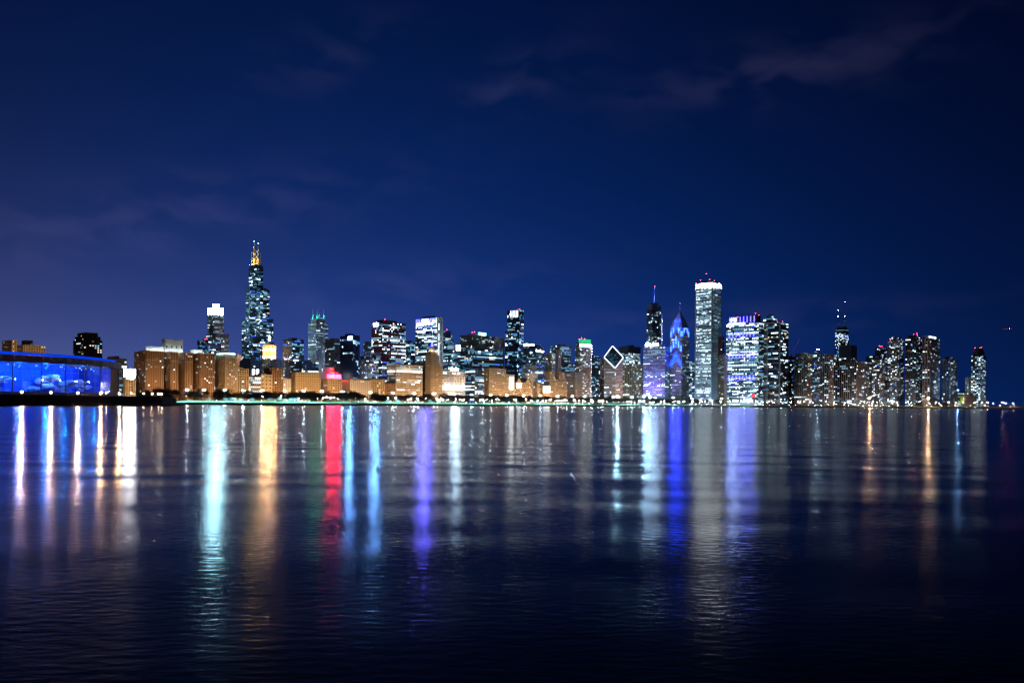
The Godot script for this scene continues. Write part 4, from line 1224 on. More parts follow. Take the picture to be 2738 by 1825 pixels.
func limb(wood: Geo, twig: Geo, a: Vector3, d: Vector3, l: float, r: float, depth: int, r2: RandomNumberGenerator) -> void:
	var b := a + d * l
	wood.bar(a, b, r, r * 0.6, 4 if depth > 1 else 3)
	if depth == 0:
		for i in 9:
			var p := a.lerp(b, r2.randf_range(0.2, 1.0))
			var e := (d + Vector3(r2.randf_range(-1, 1), r2.randf_range(-0.4, 0.9), r2.randf_range(-1, 1)) * 0.9).normalized() * r2.randf_range(0.8, 1.9)
			var s := e.cross(Vector3(r2.randf_range(-1, 1), r2.randf_range(-1, 1), r2.randf_range(-1, 1))).normalized() * 0.075
			twig.tri(p - s, p + s, p + e)
			var p2 := p + e * 0.5
			var e2 := (e.normalized() + Vector3(r2.randf_range(-1, 1), r2.randf_range(-1, 1), r2.randf_range(-1, 1)) * 0.8).normalized() * 0.8
			twig.tri(p2 - s * 0.7, p2 + s * 0.7, p2 + e2)
		return
	var n := 3 if depth > 1 else 4
	for i in n:
		var a2 := TAU * (i + r2.randf_range(0.0, 0.6)) / n
		var side := d.cross(Vector3(cos(a2), 0.3, sin(a2))).normalized()
		var nd := (d * 0.75 + side * r2.randf_range(0.55, 0.95) + Vector3(0, 0.16, 0)).normalized()
		limb(wood, twig, a.lerp(b, r2.randf_range(0.6, 1.0)), nd, l * r2.randf_range(0.62, 0.82), r * 0.55, depth - 1, r2)

func bare_tree(s: int, label: String, bark: String, height: float) -> Node3D:
	var root := thing("tree", label, "tree", Vector3.ZERO, "trees in the lakefront park")
	var r2 := RandomNumberGenerator.new()
	r2.seed = s
	var trunk := Geo.new()
	var k := height / 13.0
	trunk.bar(Vector3.ZERO, Vector3(r2.randf_range(-0.3, 0.3), 3.2 * k, 0), 0.42 * k, 0.3 * k, 6)
	var stem := put(trunk, "trunk", mats[bark], root)
	var wood := Geo.new()
	var twig := Geo.new()
	var n := 6
	for i in n:
		var a := TAU * (i + r2.randf() * 0.7) / n
		var up := r2.randf_range(0.5, 1.6)
		limb(wood, twig, Vector3(0, r2.randf_range(2.3, 3.2) * k, 0), Vector3(cos(a), up, sin(a)).normalized(), r2.randf_range(3.0, 4.2) * k, 0.2 * k, 3, r2)
	put(wood, "limbs", mats[bark], stem)
	put(twig, "crown", mats[bark + "_twig"], root, "stuff")
	return root

func shrub(s: int, label: String) -> Node3D:
	var root := thing("shrub", label, "shrub", Vector3.ZERO, "shrubs along the lakefront lawn")
	var r2 := RandomNumberGenerator.new()
	r2.seed = s
	var stem := Geo.new()
	var leaf := Geo.new()
	for i in 12:
		var a := r2.randf() * TAU
		var tip := Vector3(cos(a) * r2.randf_range(0.5, 2.4), r2.randf_range(1.6, 3.6), sin(a) * r2.randf_range(0.5, 2.4))
		stem.bar(Vector3(cos(a) * 0.2, 0, sin(a) * 0.2), tip, 0.06, 0.03, 3)
		for k in 34:
			var p := tip * r2.randf_range(0.35, 1.0) + Vector3(r2.randf_range(-0.7, 0.7), r2.randf_range(-0.5, 0.5), r2.randf_range(-0.7, 0.7))
			var e := Vector3(r2.randf_range(-1, 1), r2.randf_range(-0.2, 1), r2.randf_range(-1, 1)).normalized() * 0.5
			var sd := e.cross(Vector3(r2.randf_range(-1, 1), r2.randf_range(-1, 1), r2.randf_range(-1, 1))).normalized() * 0.16
			leaf.tri(p - sd, p + sd, p + e)
	put(stem, "stems", mats["bark"], root)
	put(leaf, "foliage", mats["pale_twig"], root, "stuff")
	return root

func make_car(label: String, colour: String, group: String) -> Node3D:
	var root := thing("car", label, "car", Vector3.ZERO, group)
	var g := Geo.new()
	g.box(-0.9, 0.9, 0.35, 0.85, -2.2, 2.2)
	put(g, "body", mats[colour], root)
	pyramid(root, "cabin", "glass_dark", -0.82, 0.82, -1.3, 1.5, 0.86, 1.45, 0.75)
	for x in [-0.8, 0.8]:
		for z in [-1.4, 1.4]:
			var wg := Geo.new()
			wg.bar(Vector3(x - 0.12, 0.34, z), Vector3(x + 0.12, 0.34, z), 0.34, 0.34, 10)
			put(wg, "wheel", mats["black"], root)
		var h := Geo.new()
		h.box(x - 0.14, x + 0.14, 0.55, 0.75, 2.21, 2.3)
		put(h, "headlight", mats["head_lamp"], root)
		h = Geo.new()
		h.box(x - 0.14, x + 0.14, 0.58, 0.74, -2.3, -2.21)
		put(h, "tail_light", mats["tail_lamp"], root)
	return root

func make_park() -> void:
	mats["bark"] = paint(Color(0.05, 0.038, 0.03), 0.95)
	mats["bark_twig"] = paint(Color(0.075, 0.055, 0.042), 0.95)
	mats["grey_bark"] = paint(Color(0.09, 0.08, 0.075), 0.95)
	mats["grey_bark_twig"] = paint(Color(0.13, 0.11, 0.1), 0.95)
	mats["pale_twig"] = paint(Color(0.3, 0.3, 0.3), 0.95)
	mats["car_paint"] = paint(Color(0.3, 0.3, 0.32), 0.3)
	mats["dark_car_paint"] = paint(Color(0.03, 0.03, 0.05), 0.3)
	rng.seed = 41
	# tall mast lights by the lake road
	var mast := lamp_post("mast_light", "tall mast with cluster of blue white floodlights by the lake road", "tall mast lights along the lake road", 14.5, "cool_lamp", Color(0.26, 0.9, 1.0), 7000.0, 0.4, 4)
	var spots := []
	for p in [[-1137.5, -564.7], [-1120.5, -580.5], [-1099.7, -599.9], [-1081.5, -617.9], [-1066.4, -637.8], [-1048.0, -661.8], [-1032.3, -682.3], [-1029.0, -710.4], [-1043.8, -756.5], [-1061.4, -821.6], [-1073.4, -875.6], [-1083.2, -928.4], [-1090.7, -978.9], [-1097.0, -1031.8], [-1101.2, -1077.9], [-1103.9, -1130.4], [-1103.3, -1172.9], [-1101.7, -1218.1], [-1099.2, -1264.2], [-1095.7, -1312.2], [-1092.0, -1353.5], [-1088.2, -1390.1], [-1077.8, -1473.7], [-1069.5, -1530.0], [-1064.3, -1611.3], [-1059.7, -1677.2], [-1053.5, -1747.2], [-1040.3, -1862.0], [-1028.0, -1950.5]]:
		spots.append(Vector3(p[0], GROUND, p[1]))
	scatter(mast, "mast_light", spots)
	for c in get_children():
		if c.name.begins_with("mast_light"):
			for l in c.get_children():
				if l is SpotLight3D:
					l.light_energy *= rng.randf_range(0.25, 1.5)
	var big := lamp_post("stage_floodlight", "blazing blue white stadium floodlight above the park trees", "blazing park floodlights", 17.0, "flood_lamp", Color(0.45, 0.8, 1.0), 900.0, 0.55, 3)
	spots = []
	for p in [[-1148.2, -1585.6], [-1130.2, -1664.6], [-1151.0, -1720.3]]:
		spots.append(Vector3(p[0], GROUND, p[1]))
	scatter(big, "stage_floodlight", spots)
	var harbor := lamp_post("harbor_light", "very bright warm harbor light on a tall pole by the northern shore", "warm harbor lights on the northern shore", 21.0, "harbor_lamp", Color(1.0, 0.66, 0.4), 300.0, 0.75)
	spots = []
	for p in [[-850.7, -2301.4], [-727.7, -2374.8]]:
		spots.append(Vector3(p[0], GROUND, p[1]))
	scatter(harbor, "harbor_light", spots)
	# terrace lamps in front of the hall: hoods added to keep their light off it
	var quay := thing("terrace_lamp", "amber lamp on the terrace behind its parapet with a hood added to shade the hall", "lamp", Vector3.ZERO, "amber lamps along the terrace")
	rod(quay, "pole", "pole", Vector3.ZERO, Vector3(0, 3.0, 0), 0.12, 0.09, 6)
	rod(quay, "foot", "pole", Vector3.ZERO, Vector3(0, 0.4, 0), 0.25, 0.18, 6)
	rod(quay, "arm", "pole", Vector3(0, 2.9, 0), Vector3(0, 3.05, 0.5), 0.06, 0.05, 4)
	bulb(quay, "lamp_head", "quay_glow_lamp", Vector3(0, 3.05, 0.75), 0.36)
	part_box(quay, "added_hood", "pole", -0.75, 0.75, 2.4, 3.7, 0.2, 0.3)
	part_box(quay, "added_hood", "pole", -0.75, 0.75, 3.72, 3.8, 0.2, 1.2)
	part_box(quay, "added_hood", "pole", -0.85, -0.77, 2.4, 3.8, 0.2, 1.3)
	part_box(quay, "added_hood", "pole", 0.77, 0.85, 2.4, 3.8, 0.2, 1.3)
	spot(quay, Vector3(0, 3.05, 1.2), Vector3(0, 2.6, 9.0), Color(1.0, 0.6, 0.28), 900.0, 70.0)
	var spots_q := [[-648.3, -203.1], [-657.3, -224.9], [-664.6, -245.8], [-674.7, -266.1], [-684.6, -284.2]]
	for i in spots_q.size():
		var o: Node3D = quay if i == 0 else copy(quay, "terrace_lamp", Vector3.ZERO)
		o.position = Vector3(spots_q[i][0], 6.5, spots_q[i][1])
		o.rotation.y = atan2(-o.position.x, -o.position.z)
	var path := lamp_post("path_lamp", "small amber lamp near the tip of the terrace", "small amber lamps near the terrace tip", 3.4, "warm_lamp", Color(1.0, 0.64, 0.34), 40.0, 0.4)
	spots = []
	for p in [[-678.4, -272.5], [-691.2, -297.2], [-696.5, -308.6], [-700.7, -317.9], [-702.8, -322.9], [-705.0, -328.1]]:
		spots.append(Vector3(p[0], 6.5, p[1]))
	scatter(path, "path_lamp", spots)
	# street lamps of the avenue behind the trees
	var street := hooded_lamp("street_lamp", "sodium street lamp on the avenue in front of the stone facades", "sodium lamps along the avenue", 12.0, "sodium_lamp", Color(1.0, 0.6, 0.27), 2300.0, Vector3(-1.0, 0.25, 0.0), 68.0)
	spots = []
	for i in 39:
		spots.append(Vector3(-1403.0, GROUND, -430.0 - i * 43.0))
	line_up(street, "street_lamp", spots)
	for c in get_children():   # old and new lamps differ in strength
		if c.name.begins_with("street_lamp"):
			for l in c.get_children():
				if l is SpotLight3D:
					l.light_energy *= rng.randf_range(0.3, 1.6)
	# unseen lamps added between the towers to brighten their facades
	var inner := hooded_lamp("inner_street_lamp", "added cool lamp hidden between the office towers to brighten their facades", "added lamps brightening the tower facades", 11.0, "white_lamp", Color(0.4, 0.6, 1.0), 1900.0, Vector3(-0.6, 0.55, -0.6), 70.0)
	spots = []
	for p in [[-1500, -900.0], [-1500, -995.0], [-1500, -1090.0], [-1500, -1185.0], [-1500, -1280.0], [-1500, -1375.0], [-1500, -1470.0], [-1500, -1565.0], [-1500, -1660.0], [-1500, -1755.0], [-1500, -1850.0], [-1492, -1945.0], [-1500, -2040.0], [-1500, -2135.0], [-1590, -900.0], [-1590, -995.0], [-1590, -1090.0], [-1590, -1185.0], [-1590, -1280.0], [-1590, -1375.0], [-1598, -1470.0], [-1598, -1565.0], [-1582, -1660.0], [-1590, -1755.0], [-1590, -1850.0], [-1590, -1945.0], [-1590, -2040.0], [-1590, -2135.0], [-1606, -2230.0], [-1700, -900.0], [-1700, -995.0], [-1700, -1185.0], [-1684, -1280.0], [-1700, -1375.0], [-1700, -1470.0], [-1700, -1565.0], [-1700, -1660.0], [-1700, -1755.0], [-1700, -1850.0], [-1700, -1945.0], [-1700, -2040.0], [-1700, -2135.0], [-1700, -2230.0], [-1850, -995.0], [-1850, -1090.0], [-1850, -1185.0], [-1850, -1280.0], [-1850, -1375.0], [-1850, -1470.0], [-1850, -1565.0], [-1850, -1660.0], [-1850, -1755.0], [-1850, -1850.0], [-1850, -1945.0], [-1850, -2040.0], [-1850, -2135.0], [-1850, -2230.0], [-2000, -995.0], [-2000, -1090.0], [-2000, -1185.0], [-2000, -1280.0], [-2000, -1375.0], [-2000, -1470.0], [-2000, -1565.0], [-2000, -1660.0], [-2000, -1755.0], [-2000, -1850.0], [-2000, -1945.0], [-2000, -2040.0], [-2150, -1090.0], [-2150, -1185.0], [-2150, -1280.0], [-2150, -1375.0], [-2150, -1470.0], [-2150, -1565.0], [-2150, -1660.0], [-2150, -1755.0], [-2150, -1850.0], [-2150, -1945.0], [-2330, -1185.0], [-2330, -1280.0], [-2330, -1375.0], [-2330, -1470.0], [-2330, -1565.0], [-2330, -1660.0], [-2330, -1755.0], [-1100.0, -2100.0], [-1200.0, -2090.0], [-1290.0, -2060.0]]:
		spots.append(Vector3(p[0], GROUND, p[1]))
	line_up(inner, "inner_street_lamp", spots)
	# small park lamps
	var park := lamp_post("park_lamp", "white globe lamp among the bare park trees", "globe lamps scattered through the park", 5.5, "white_lamp", Color(1.0, 0.92, 0.84), 45.0, 0.5)
	spots = []
	for i in 150:
		var z := -rng.randf_range(680.0, 1960.0)
		if i > 70:
			z = -rng.randf_range(1150.0, 1960.0)
		spots.append(Vector3(shore_x(z) - rng.randf_range(90.0, 330.0), GROUND, z))
	scatter(park, "park_lamp", spots, [0.8, 1.5])
	var road := lamp_post("road_lamp", "bright lamp on the lake road below the apartment towers", "lamps along the lake road by the towers", 9.0, "white_lamp", Color(0.92, 0.94, 1.0), 30.0, 0.42)
	spots = []
	var line := inland(fine(SHORE, 18.0), 90.0)
	for i in line.size():
		if line[i][1] < -1880.0 and line[i][0] < -250.0:
			spots.append(Vector3(line[i][0] - rng.randf_range(0, 14), GROUND, line[i][1] - rng.randf_range(0, 20)))
			if line[i][0] < -820.0:
				spots.append(Vector3(line[i][0] - rng.randf_range(20, 50), GROUND, line[i][1] - rng.randf_range(0, 20)))
	scatter(road, "road_lamp", spots, [0.8, 1.3])
	var shoreside := lamp_post("shore_lamp", "small amber lamp at the edge of the northern shore path", "amber lamps on the northern shore path", 5.0, "warm_lamp", Color(1.0, 0.66, 0.3), 55.0, 0.3)
	spots = []
	line = inland(fine(SHORE, 34.0), 9.0)
	for i in line.size():
		if line[i][1] < -2080.0 and line[i][0] < -200.0 and line[i][0] > -900.0:
			spots.append(Vector3(line[i][0], 3.0, line[i][1]))
	scatter(shoreside, "shore_lamp", spots)
	# cars
	var near := make_car("pale car with headlights on driving south on the lake road", "car_paint", "cars driving south on the lake road")
	spots = []
	var lane := inland(fine(SHORE, 21.0), 70.0)
	var lane2 := inland(fine(SHORE, 25.0), 79.0)
	for i in range(2, lane.size() - 1):
		if rng.randf() < 0.7 and lane[i][0] < -300.0 and lane[i][1] < -820.0:
			var o: Node3D = near if spots.is_empty() else copy(near, "car", Vector3.ZERO)
			o.position = Vector3(lane[i][0], GROUND + 0.015, lane[i][1])
			o.rotation.y = atan2(lane[i - 1][0] - lane[i][0], lane[i - 1][1] - lane[i][1])
			spots.append(o)
	var away := make_car("dark car with red tail lights driving north on the lake road", "dark_car_paint", "cars driving north on the lake road")
	spots = []
	for i in range(1, lane2.size() - 2):
		if rng.randf() < 0.5 and lane2[i][0] < -250.0:
			var o: Node3D = away if spots.is_empty() else copy(away, "car", Vector3.ZERO)
			o.position = Vector3(lane2[i][0], GROUND + 0.015, lane2[i][1])
			o.rotation.y = atan2(lane2[i + 1][0] - lane2[i][0], lane2[i + 1][1] - lane2[i][1])
			spots.append(o)
	# trees
	var kinds := [
		bare_tree(3, "bare dark tree with a spreading crown in the lakefront park", "bark", 14.0),
		bare_tree(8, "bare dark tree with a spreading crown in the lakefront park", "bark", 15.0),
		bare_tree(15, "bare tree with paler grey bark in the lakefront park", "grey_bark", 12.5),
		bare_tree(23, "bare dark tree with a spreading crown in the lakefront park", "bark", 13.0),
		bare_tree(31, "small bare tree with grey bark in the lakefront park", "grey_bark", 10.5),
	]
	var places := [[], [], [], [], []]
	for i in 280:
		var z := -rng.randf_range(600.0, 1990.0)
		var deep := rng.randf_range(96.0, 345.0)
		if i < 90:
			deep = rng.randf_range(240.0, 350.0)
		var x := shore_x(z) - deep
		if x < -1396.0:
			x = -1396.0 + rng.randf_range(0.0, 60.0)
		places[rng.randi() % 5].append(Vector3(x, GROUND - 0.05, z))
	for k in 5:
		scatter(kinds[k], "tree", places[k], [1.1, 1.6] if k != 4 else [0.9, 1.2])
	var s1 := shrub(5, "frosted pale shrub at the top of the lakefront lawn")
	var s2 := shrub(11, "low pale shrub with loose twigs on the lakefront lawn")
	places = [[], []]
	for c in [[-1128.0, -562.7, 9, 45], [-1077.2, -609.8, 3, 20], [-1054.7, -639.4, 7, 35], [-1045.6, -651.4, 5, 30], [-1019.4, -697.6, 8, 40], [-1051.6, -803.4, 7, 40], [-1072.6, -898.0, 4, 30], [-1089.1, -1007.6, 5, 30], [-1098.3, -1113.0, 4, 40], [-1094.3, -1253.0, 5, 40], [-1069.9, -1489.6, 4, 40]]:
		for i in int(c[2]):
			var z: float = c[1] + rng.randf_range(-c[3], c[3])
			places[rng.randi() % 2].append(Vector3(shore_x(z) - rng.randf_range(40.0, 58.0), GROUND - 0.1 if rng.randf() < 2.0 else 0.0, z))
	scatter(s1, "shrub", places[0], [0.9, 1.6])
	scatter(s2, "shrub", places[1], [0.8, 1.3])

# ---------------------------------------------------------------- the glass hall on the spit
func boulder(o: Vector3, at: Vector3, r: float) -> Geo:
	var g := Geo.new(o)
	var n := FastNoiseLite.new()
	n.seed = rng.randi() % 1000
	n.frequency = 0.5
	var pts := []
	for j in 7:
		var row := []
		for i in 10:
			var th := PI * j / 6.0
			var ph := TAU * i / 10.0
			var d := Vector3(sin(th) * cos(ph), cos(th), sin(th) * sin(ph))
			row.append(at + d * r * Vector3(1.7, 0.75, 1.7) * (1.0 + 0.7 * n.get_noise_3dv(d * 2.0)))
		pts.append(row)
	for j in 6:
		for i in 10:
			var k := (i + 1) % 10
			g.quad(pts[j + 1][k], pts[j + 1][i], pts[j][i], pts[j][k])
	return g

func make_hall() -> void:
	var front := [[-683.3, -170.4], [-673.6, -187.7], [-675.0, -205.5], [-681.7, -226.6], [-686.7, -245.1], [-698.1, -263.2], [-712.1, -280.2], [-728.5, -295.0], [-746.8, -309.4]]   # column feet along the curved glass front, [x, z]
	var floor_y := 6.55
	var sill := 10.2
	var head := 30.8
	var root := thing("aquarium_hall", "long low curved hall with huge windows glowing blue on the terrace", "building", Vector3(front[2][0], floor_y, front[2][1]))
	mats["fascia"] = paint(Color(0.15, 0.11, 0.135), 0.6)
	mats["frame_blue"] = paint(Color(0.2, 0.22, 0.3), 0.5)
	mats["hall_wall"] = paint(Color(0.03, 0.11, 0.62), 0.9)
	mats["hall_rock"] = paint(Color(0.5, 0.5, 0.52), 0.9)
	mats["pane"] = paint(Color(0.05, 0.12, 0.4), 0.05)
	mats["pane"].transparency = BaseMaterial3D.TRANSPARENCY_ALPHA
	mats["pane"].albedo_color.a = 0.08
	var back := inland(front, 26.0)
	var n := front.size()
	var g := Geo.new(root.position)
	strip(g, back, back, floor_y, head + 4.0)
	g.quad(v3(front[n - 1], floor_y), v3(back[n - 1], floor_y), v3(back[n - 1], head), v3(front[n - 1], head))
	g.quad(v3(back[0], floor_y), v3(front[0], floor_y), v3(front[0], head), v3(back[0], head))
	put(g, "back_wall", mats["hall_wall"], root)
	g = Geo.new(root.position)
	strip(g, front, back, floor_y + 0.03, floor_y + 0.03)
	put(g, "hall_floor", mats["hall_wall"], root)
	var eave := inland(front, -2.2)
	g = Geo.new(root.position)
	strip(g, eave, inland(front, 30.0), head + 0.2, head + 0.2)
	strip(g, inland(front, 2.5), inland(front, 40.0), 38.3, 39.5)
	strip(g, inland(front, 2.4), inland(front, 2.4), 37.9, 38.5)
	strip(g, inland(front, 2.6), eave, 35.85, 35.75)
	put(g, "roof", mats["dark"], root)
	for i in n - 1:
		var a := v3(front[i], sill)
		var b := v3(front[i + 1], sill)
		var along := (b - a).normalized()
		var out := Vector3(-along.z, 0, along.x)
		if out.dot(-a) < 0:
			out = -out
		var w := a.distance_to(b)
		var bay := Node3D.new()
		bay.name = "window_bay"
		root.add_child(bay, true)
		var fr := Geo.new(root.position)
		for k in 4:
			var p := a + along * (w * k / 3.0)
			fr.bar(p, p + Vector3(0, head - sill, 0), 0.16 if k % 3 else 0.5, 0.16 if k % 3 else 0.5, 4)
		for k in 6:
			var y: float = [0.0, 4.2, 9.0, 14.6, 18.0, 20.4][k]
			fr.bar(a + Vector3(0, y, 0), b + Vector3(0, y, 0), 0.14, 0.14, 4)
		put(fr, "frame", mats["frame_blue"], bay)
		if i == n - 2:   # the last bay is a plain stone end wall
			var ew := Geo.new(root.position)
			ew.quad(a - out * 0.3, b - out * 0.3, b - out * 0.3 + Vector3(0, head - sill, 0), a - out * 0.3 + Vector3(0, head - sill, 0))
			put(ew, "end_wall", mats["tan"], bay)
			bay.name = "end_bay"
		for k in 3 if i < n - 2 else 0:
			for j in 4:
				var ya: float = [0.2, 4.4, 9.2, 14.8][j]
				var yb: float = [4.0, 8.8, 14.4, 20.2][j]
				var pa := a + along * (w * k / 3.0 + 0.2) + out * 0.02
				var pb := a + along * (w * (k + 1) / 3.0 - 0.2) + out * 0.02
				var pn := Geo.new(root.position)
				pn.quad(pa + Vector3(0, ya, 0), pb + Vector3(0, ya, 0), pb + Vector3(0, yb, 0), pa + Vector3(0, yb, 0))
				put(pn, "pane", mats["pane"], bay)
		g = Geo.new(root.position)
		g.box(-0.1, 0.1, 0, 0.1, -0.1, 0.1)
		var sg := Geo.new(root.position)
		sg.quad(v3(front[i], floor_y), v3(front[i + 1], floor_y), v3(front[i + 1], sill), v3(front[i], sill))
		put(sg, "sill_wall", mats["fascia"], root)
		var pieces := maxi(2, int(round(w / 7.2)))
		for k in pieces:   # fascia panels and the blue strip above them
			var ea := v3(eave[i], head + 0.6).lerp(v3(eave[i + 1], head + 0.6), (k + 0.02) / pieces)
			var eb := v3(eave[i], head + 0.6).lerp(v3(eave[i + 1], head + 0.6), (k + 0.98) / pieces)
			var fg := Geo.new(root.position)
			fg.quad(ea, eb, eb + Vector3(0, 4.6, 0), ea + Vector3(0, 4.6, 0))
			fg.quad(ea + Vector3(0, 4.6, 0), eb + Vector3(0, 4.6, 0), eb + Vector3(0, 4.6, 0) - out * 1.5, ea + Vector3(0, 4.6, 0) - out * 1.5)
			put(fg, "fascia_panel", mats["fascia"], root)
			var ca := ea - out * 4.4 + Vector3(0, 5.0, 0)
			var cb := eb - out * 4.4 + Vector3(0, 5.0, 0)
			fg = Geo.new(root.position)
			fg.quad(ca, cb, cb + Vector3(0, 2.0, 0), ca + Vector3(0, 2.0, 0))
			put(fg, "clerestory_light", mats["clerestory_light"], root)
		if i < n - 2:   # blue pool lamps hung under the roof, rocks and white lamps below
			var m := (a + b) * 0.5 - out * 9.0
			bulb(root, "blue_pool_lamp", "pool_lamp", m + Vector3(0, 18.0, 0), 0.24)
			omni(root, m + Vector3(0, 18.0, 0) - root.position, Color(0.001, 0.15, 1.0), 800.0 if i < 5 else 400.0)
			for k in 7:   # pale rockwork climbing the back of the pools
				var rr := rng.randf_range(1.4, 3.4)
				var rp := (a + along * rng.randf_range(0.08, 0.92) * w) - out * rng.randf_range(17.0, 24.0)
				rp.y = floor_y + rng.randf_range(0.5, 3.0) if k < 3 else floor_y + rng.randf_range(5.0, 15.0)
				put(boulder(root.position, rp, rr), "pool_rock", mats["hall_rock"], root)
			for k in 3:
				var lp := (a + along * rng.randf_range(0.15, 0.85) * w) - out * 13.0 + Vector3(0, 19.5, 0)
				bulb(root, "rock_spot_lamp", "hall_lamp", lp, 0.25)
				spot(root, lp - root.position, lp - out * 8.0 - Vector3(0, rng.randf_range(8.0, 15.0), 0) - root.position, Color(0.5, 0.66, 1.0), 520.0 if i < 5 else 240.0, 9.0)
			var wl := m + Vector3(0, 9.0, 0) - out * 4.0
			bulb(root, "white_pool_lamp", "white_lamp", wl, 0.22)
			omni(root, wl - root.position, Color(0.3, 0.42, 1.0), 4.0)

func make_extras() -> void:
	# bright screen by the avenue
	var s: Array = [-1430.0, -610.4, 44.4, 56.7, 9.2]
	var root := thing("video_screen", "blinding white video screen standing beside the winged hotel", "screen", Vector3(s[0], GROUND, s[1]))
	var p := root.position
	part_box(root, "screen_light", "big_screen_light", p.x - 0.3, p.x + 0.3, s[2], s[3], p.z - s[4], p.z + s[4])
	part_box(root, "screen_light", "big_screen_light", p.x - 0.3, p.x + 0.3, s[2] - 3.5, s[2] - 0.05, p.z - s[4] * 0.7, p.z + s[4] * 0.45)
	part_box(root, "screen_frame", "pole", p.x - 0.8, p.x - 0.35, s[2] - 4, s[3] + 0.6, p.z - s[4] - 0.6, p.z + s[4] + 0.6)
	for k in [-0.5, 0.5]:
		rod(root, "screen_post", "pole", Vector3(p.x - 0.8, GROUND, p.z + k * s[4]), Vector3(p.x - 0.8, s[3], p.z + k * s[4]), 0.4, 0.4, 6)
	s = [-1440.0, -1679.9, 34.2, 50.5, 12.5]
	root = thing("lit_canopy", "small white lit shop box below the brown shaft building", "pavilion", Vector3(s[0], GROUND, s[1]))
	p = root.position
	part_box(root, "shop_window_light", "white_light", p.x - 0.3, p.x + 0.3, s[2], s[3], p.z - s[4], p.z + s[4])
	part_box(root, "roof", "tan", p.x - 5, p.x + 0.6, s[3] + 0.05, s[3] + 0.8, p.z - s[4] - 0.5, p.z + s[4] + 0.5)
	part_box(root, "side_wall", "tan", p.x - 5, p.x - 0.35, GROUND, s[3], p.z - s[4], p.z + s[4])
	# tower crane
	var c: Array = [-1072.3, -2307.1, 148.1, -1059.1, 194.3, -2333.0]
	root = thing("tower_crane", "thin red lit crane jib rising between the apartment towers", "crane", Vector3(c[0], GROUND, c[1]))
	p = root.position
	mats["crane_red"] = paint(Color(0.5, 0.04, 0.03), 0.5)
	rod(root, "mast", "crane_red", p, Vector3(p.x, c[2], p.z), 1.0, 1.0, 4)
	var j := Vector3(p.x, c[2], p.z)
	var tip := Vector3(c[3], c[4], c[5])
	for k in 3:
		var off := Vector3(0, 0.8, 0).rotated(Vector3(1, 0, 0), TAU * k / 3.0)
		rod(root, "jib_chord", "crane_red", j + off, tip + off * 0.4, 0.16, 0.12, 4)
	for k in 12:
		rod(root, "jib_lamp_light", "crane_lamp_light", j.lerp(tip, k / 12.0), j.lerp(tip, (k + 0.35) / 12.0), 0.22, 0.22, 4)
	part_box(root, "cab", "crane_red", p.x - 1.5, p.x + 1.5, c[2] - 3, c[2], p.z - 1.5, p.z + 1.5)
	# aircraft low over the lake
	var a: Array = [-773.6, 276.8, -3376.4, 0.644]
	root = thing("airplane", "small airplane with red and white wing lights in the night sky", "airplane", Vector3(a[0], a[1], a[2]))
	root.rotation.y = a[3]
	mats["plane_paint"] = paint(Color(0.5, 0.5, 0.52), 0.4)
	var g := Geo.new()
	g.bar(Vector3(-15, 0, 0), Vector3(11, 0, 0), 1.7, 1.9, 10)
	g.bar(Vector3(11, 0, 0), Vector3(16, -0.2, 0), 1.9, 0.3, 10)
	g.bar(Vector3(-15, 0, 0), Vector3(-20, 0.6, 0), 1.7, 0.3, 10)
	put(g, "fuselage", mats["plane_paint"], root)
	for k in [-1, 1]:
		g = Geo.new()
		g.quad(Vector3(4, -0.6, k * 1.2), Vector3(-4, 0.9, k * 17), Vector3(-6, 0.9, k * 17), Vector3(-3, -0.6, k * 1.2))
		g.quad(Vector3(4, -0.9, k * 1.2), Vector3(-4, 0.7, k * 17), Vector3(-6, 0.7, k * 17), Vector3(-3, -0.9, k * 1.2))
		put(g, "wing", mats["plane_paint"], root)
		g = Geo.new()
		g.bar(Vector3(1, -1.6, k * 5.5), Vector3(-3, -1.4, k * 5.5), 1.0, 0.8, 10)
		put(g, "engine", mats["steel"], root)
		g = Geo.new()
		g.quad(Vector3(-16, 0.5, k * 0.8), Vector3(-19, 0.8, k * 6), Vector3(-20.5, 0.8, k * 6), Vector3(-19.5, 0.5, k * 0.8))
		put(g, "tailplane", mats["plane_paint"], root)
		g = Geo.new()
		g.lathe(Vector3(-5, 1.1, k * 17), [[0.01, -0.5], [0.5, 0.0], [0.01, 0.5]], 8)
		put(g, "wing_light", mats["plane_red_light" if k == 1 else "head_lamp"], root)
	g = Geo.new()
	g.quad(Vector3(-15, 1.2, 0.1), Vector3(-19.5, 1.0, 0.1), Vector3(-21.5, 6.0, 0.1), Vector3(-19.5, 6.0, 0.1))
	g.quad(Vector3(-15, 1.2, -0.1), Vector3(-19.5, 1.0, -0.1), Vector3(-21.5, 6.0, -0.1), Vector3(-19.5, 6.0, -0.1))
	put(g, "tail_fin", mats["plane_paint"], root)

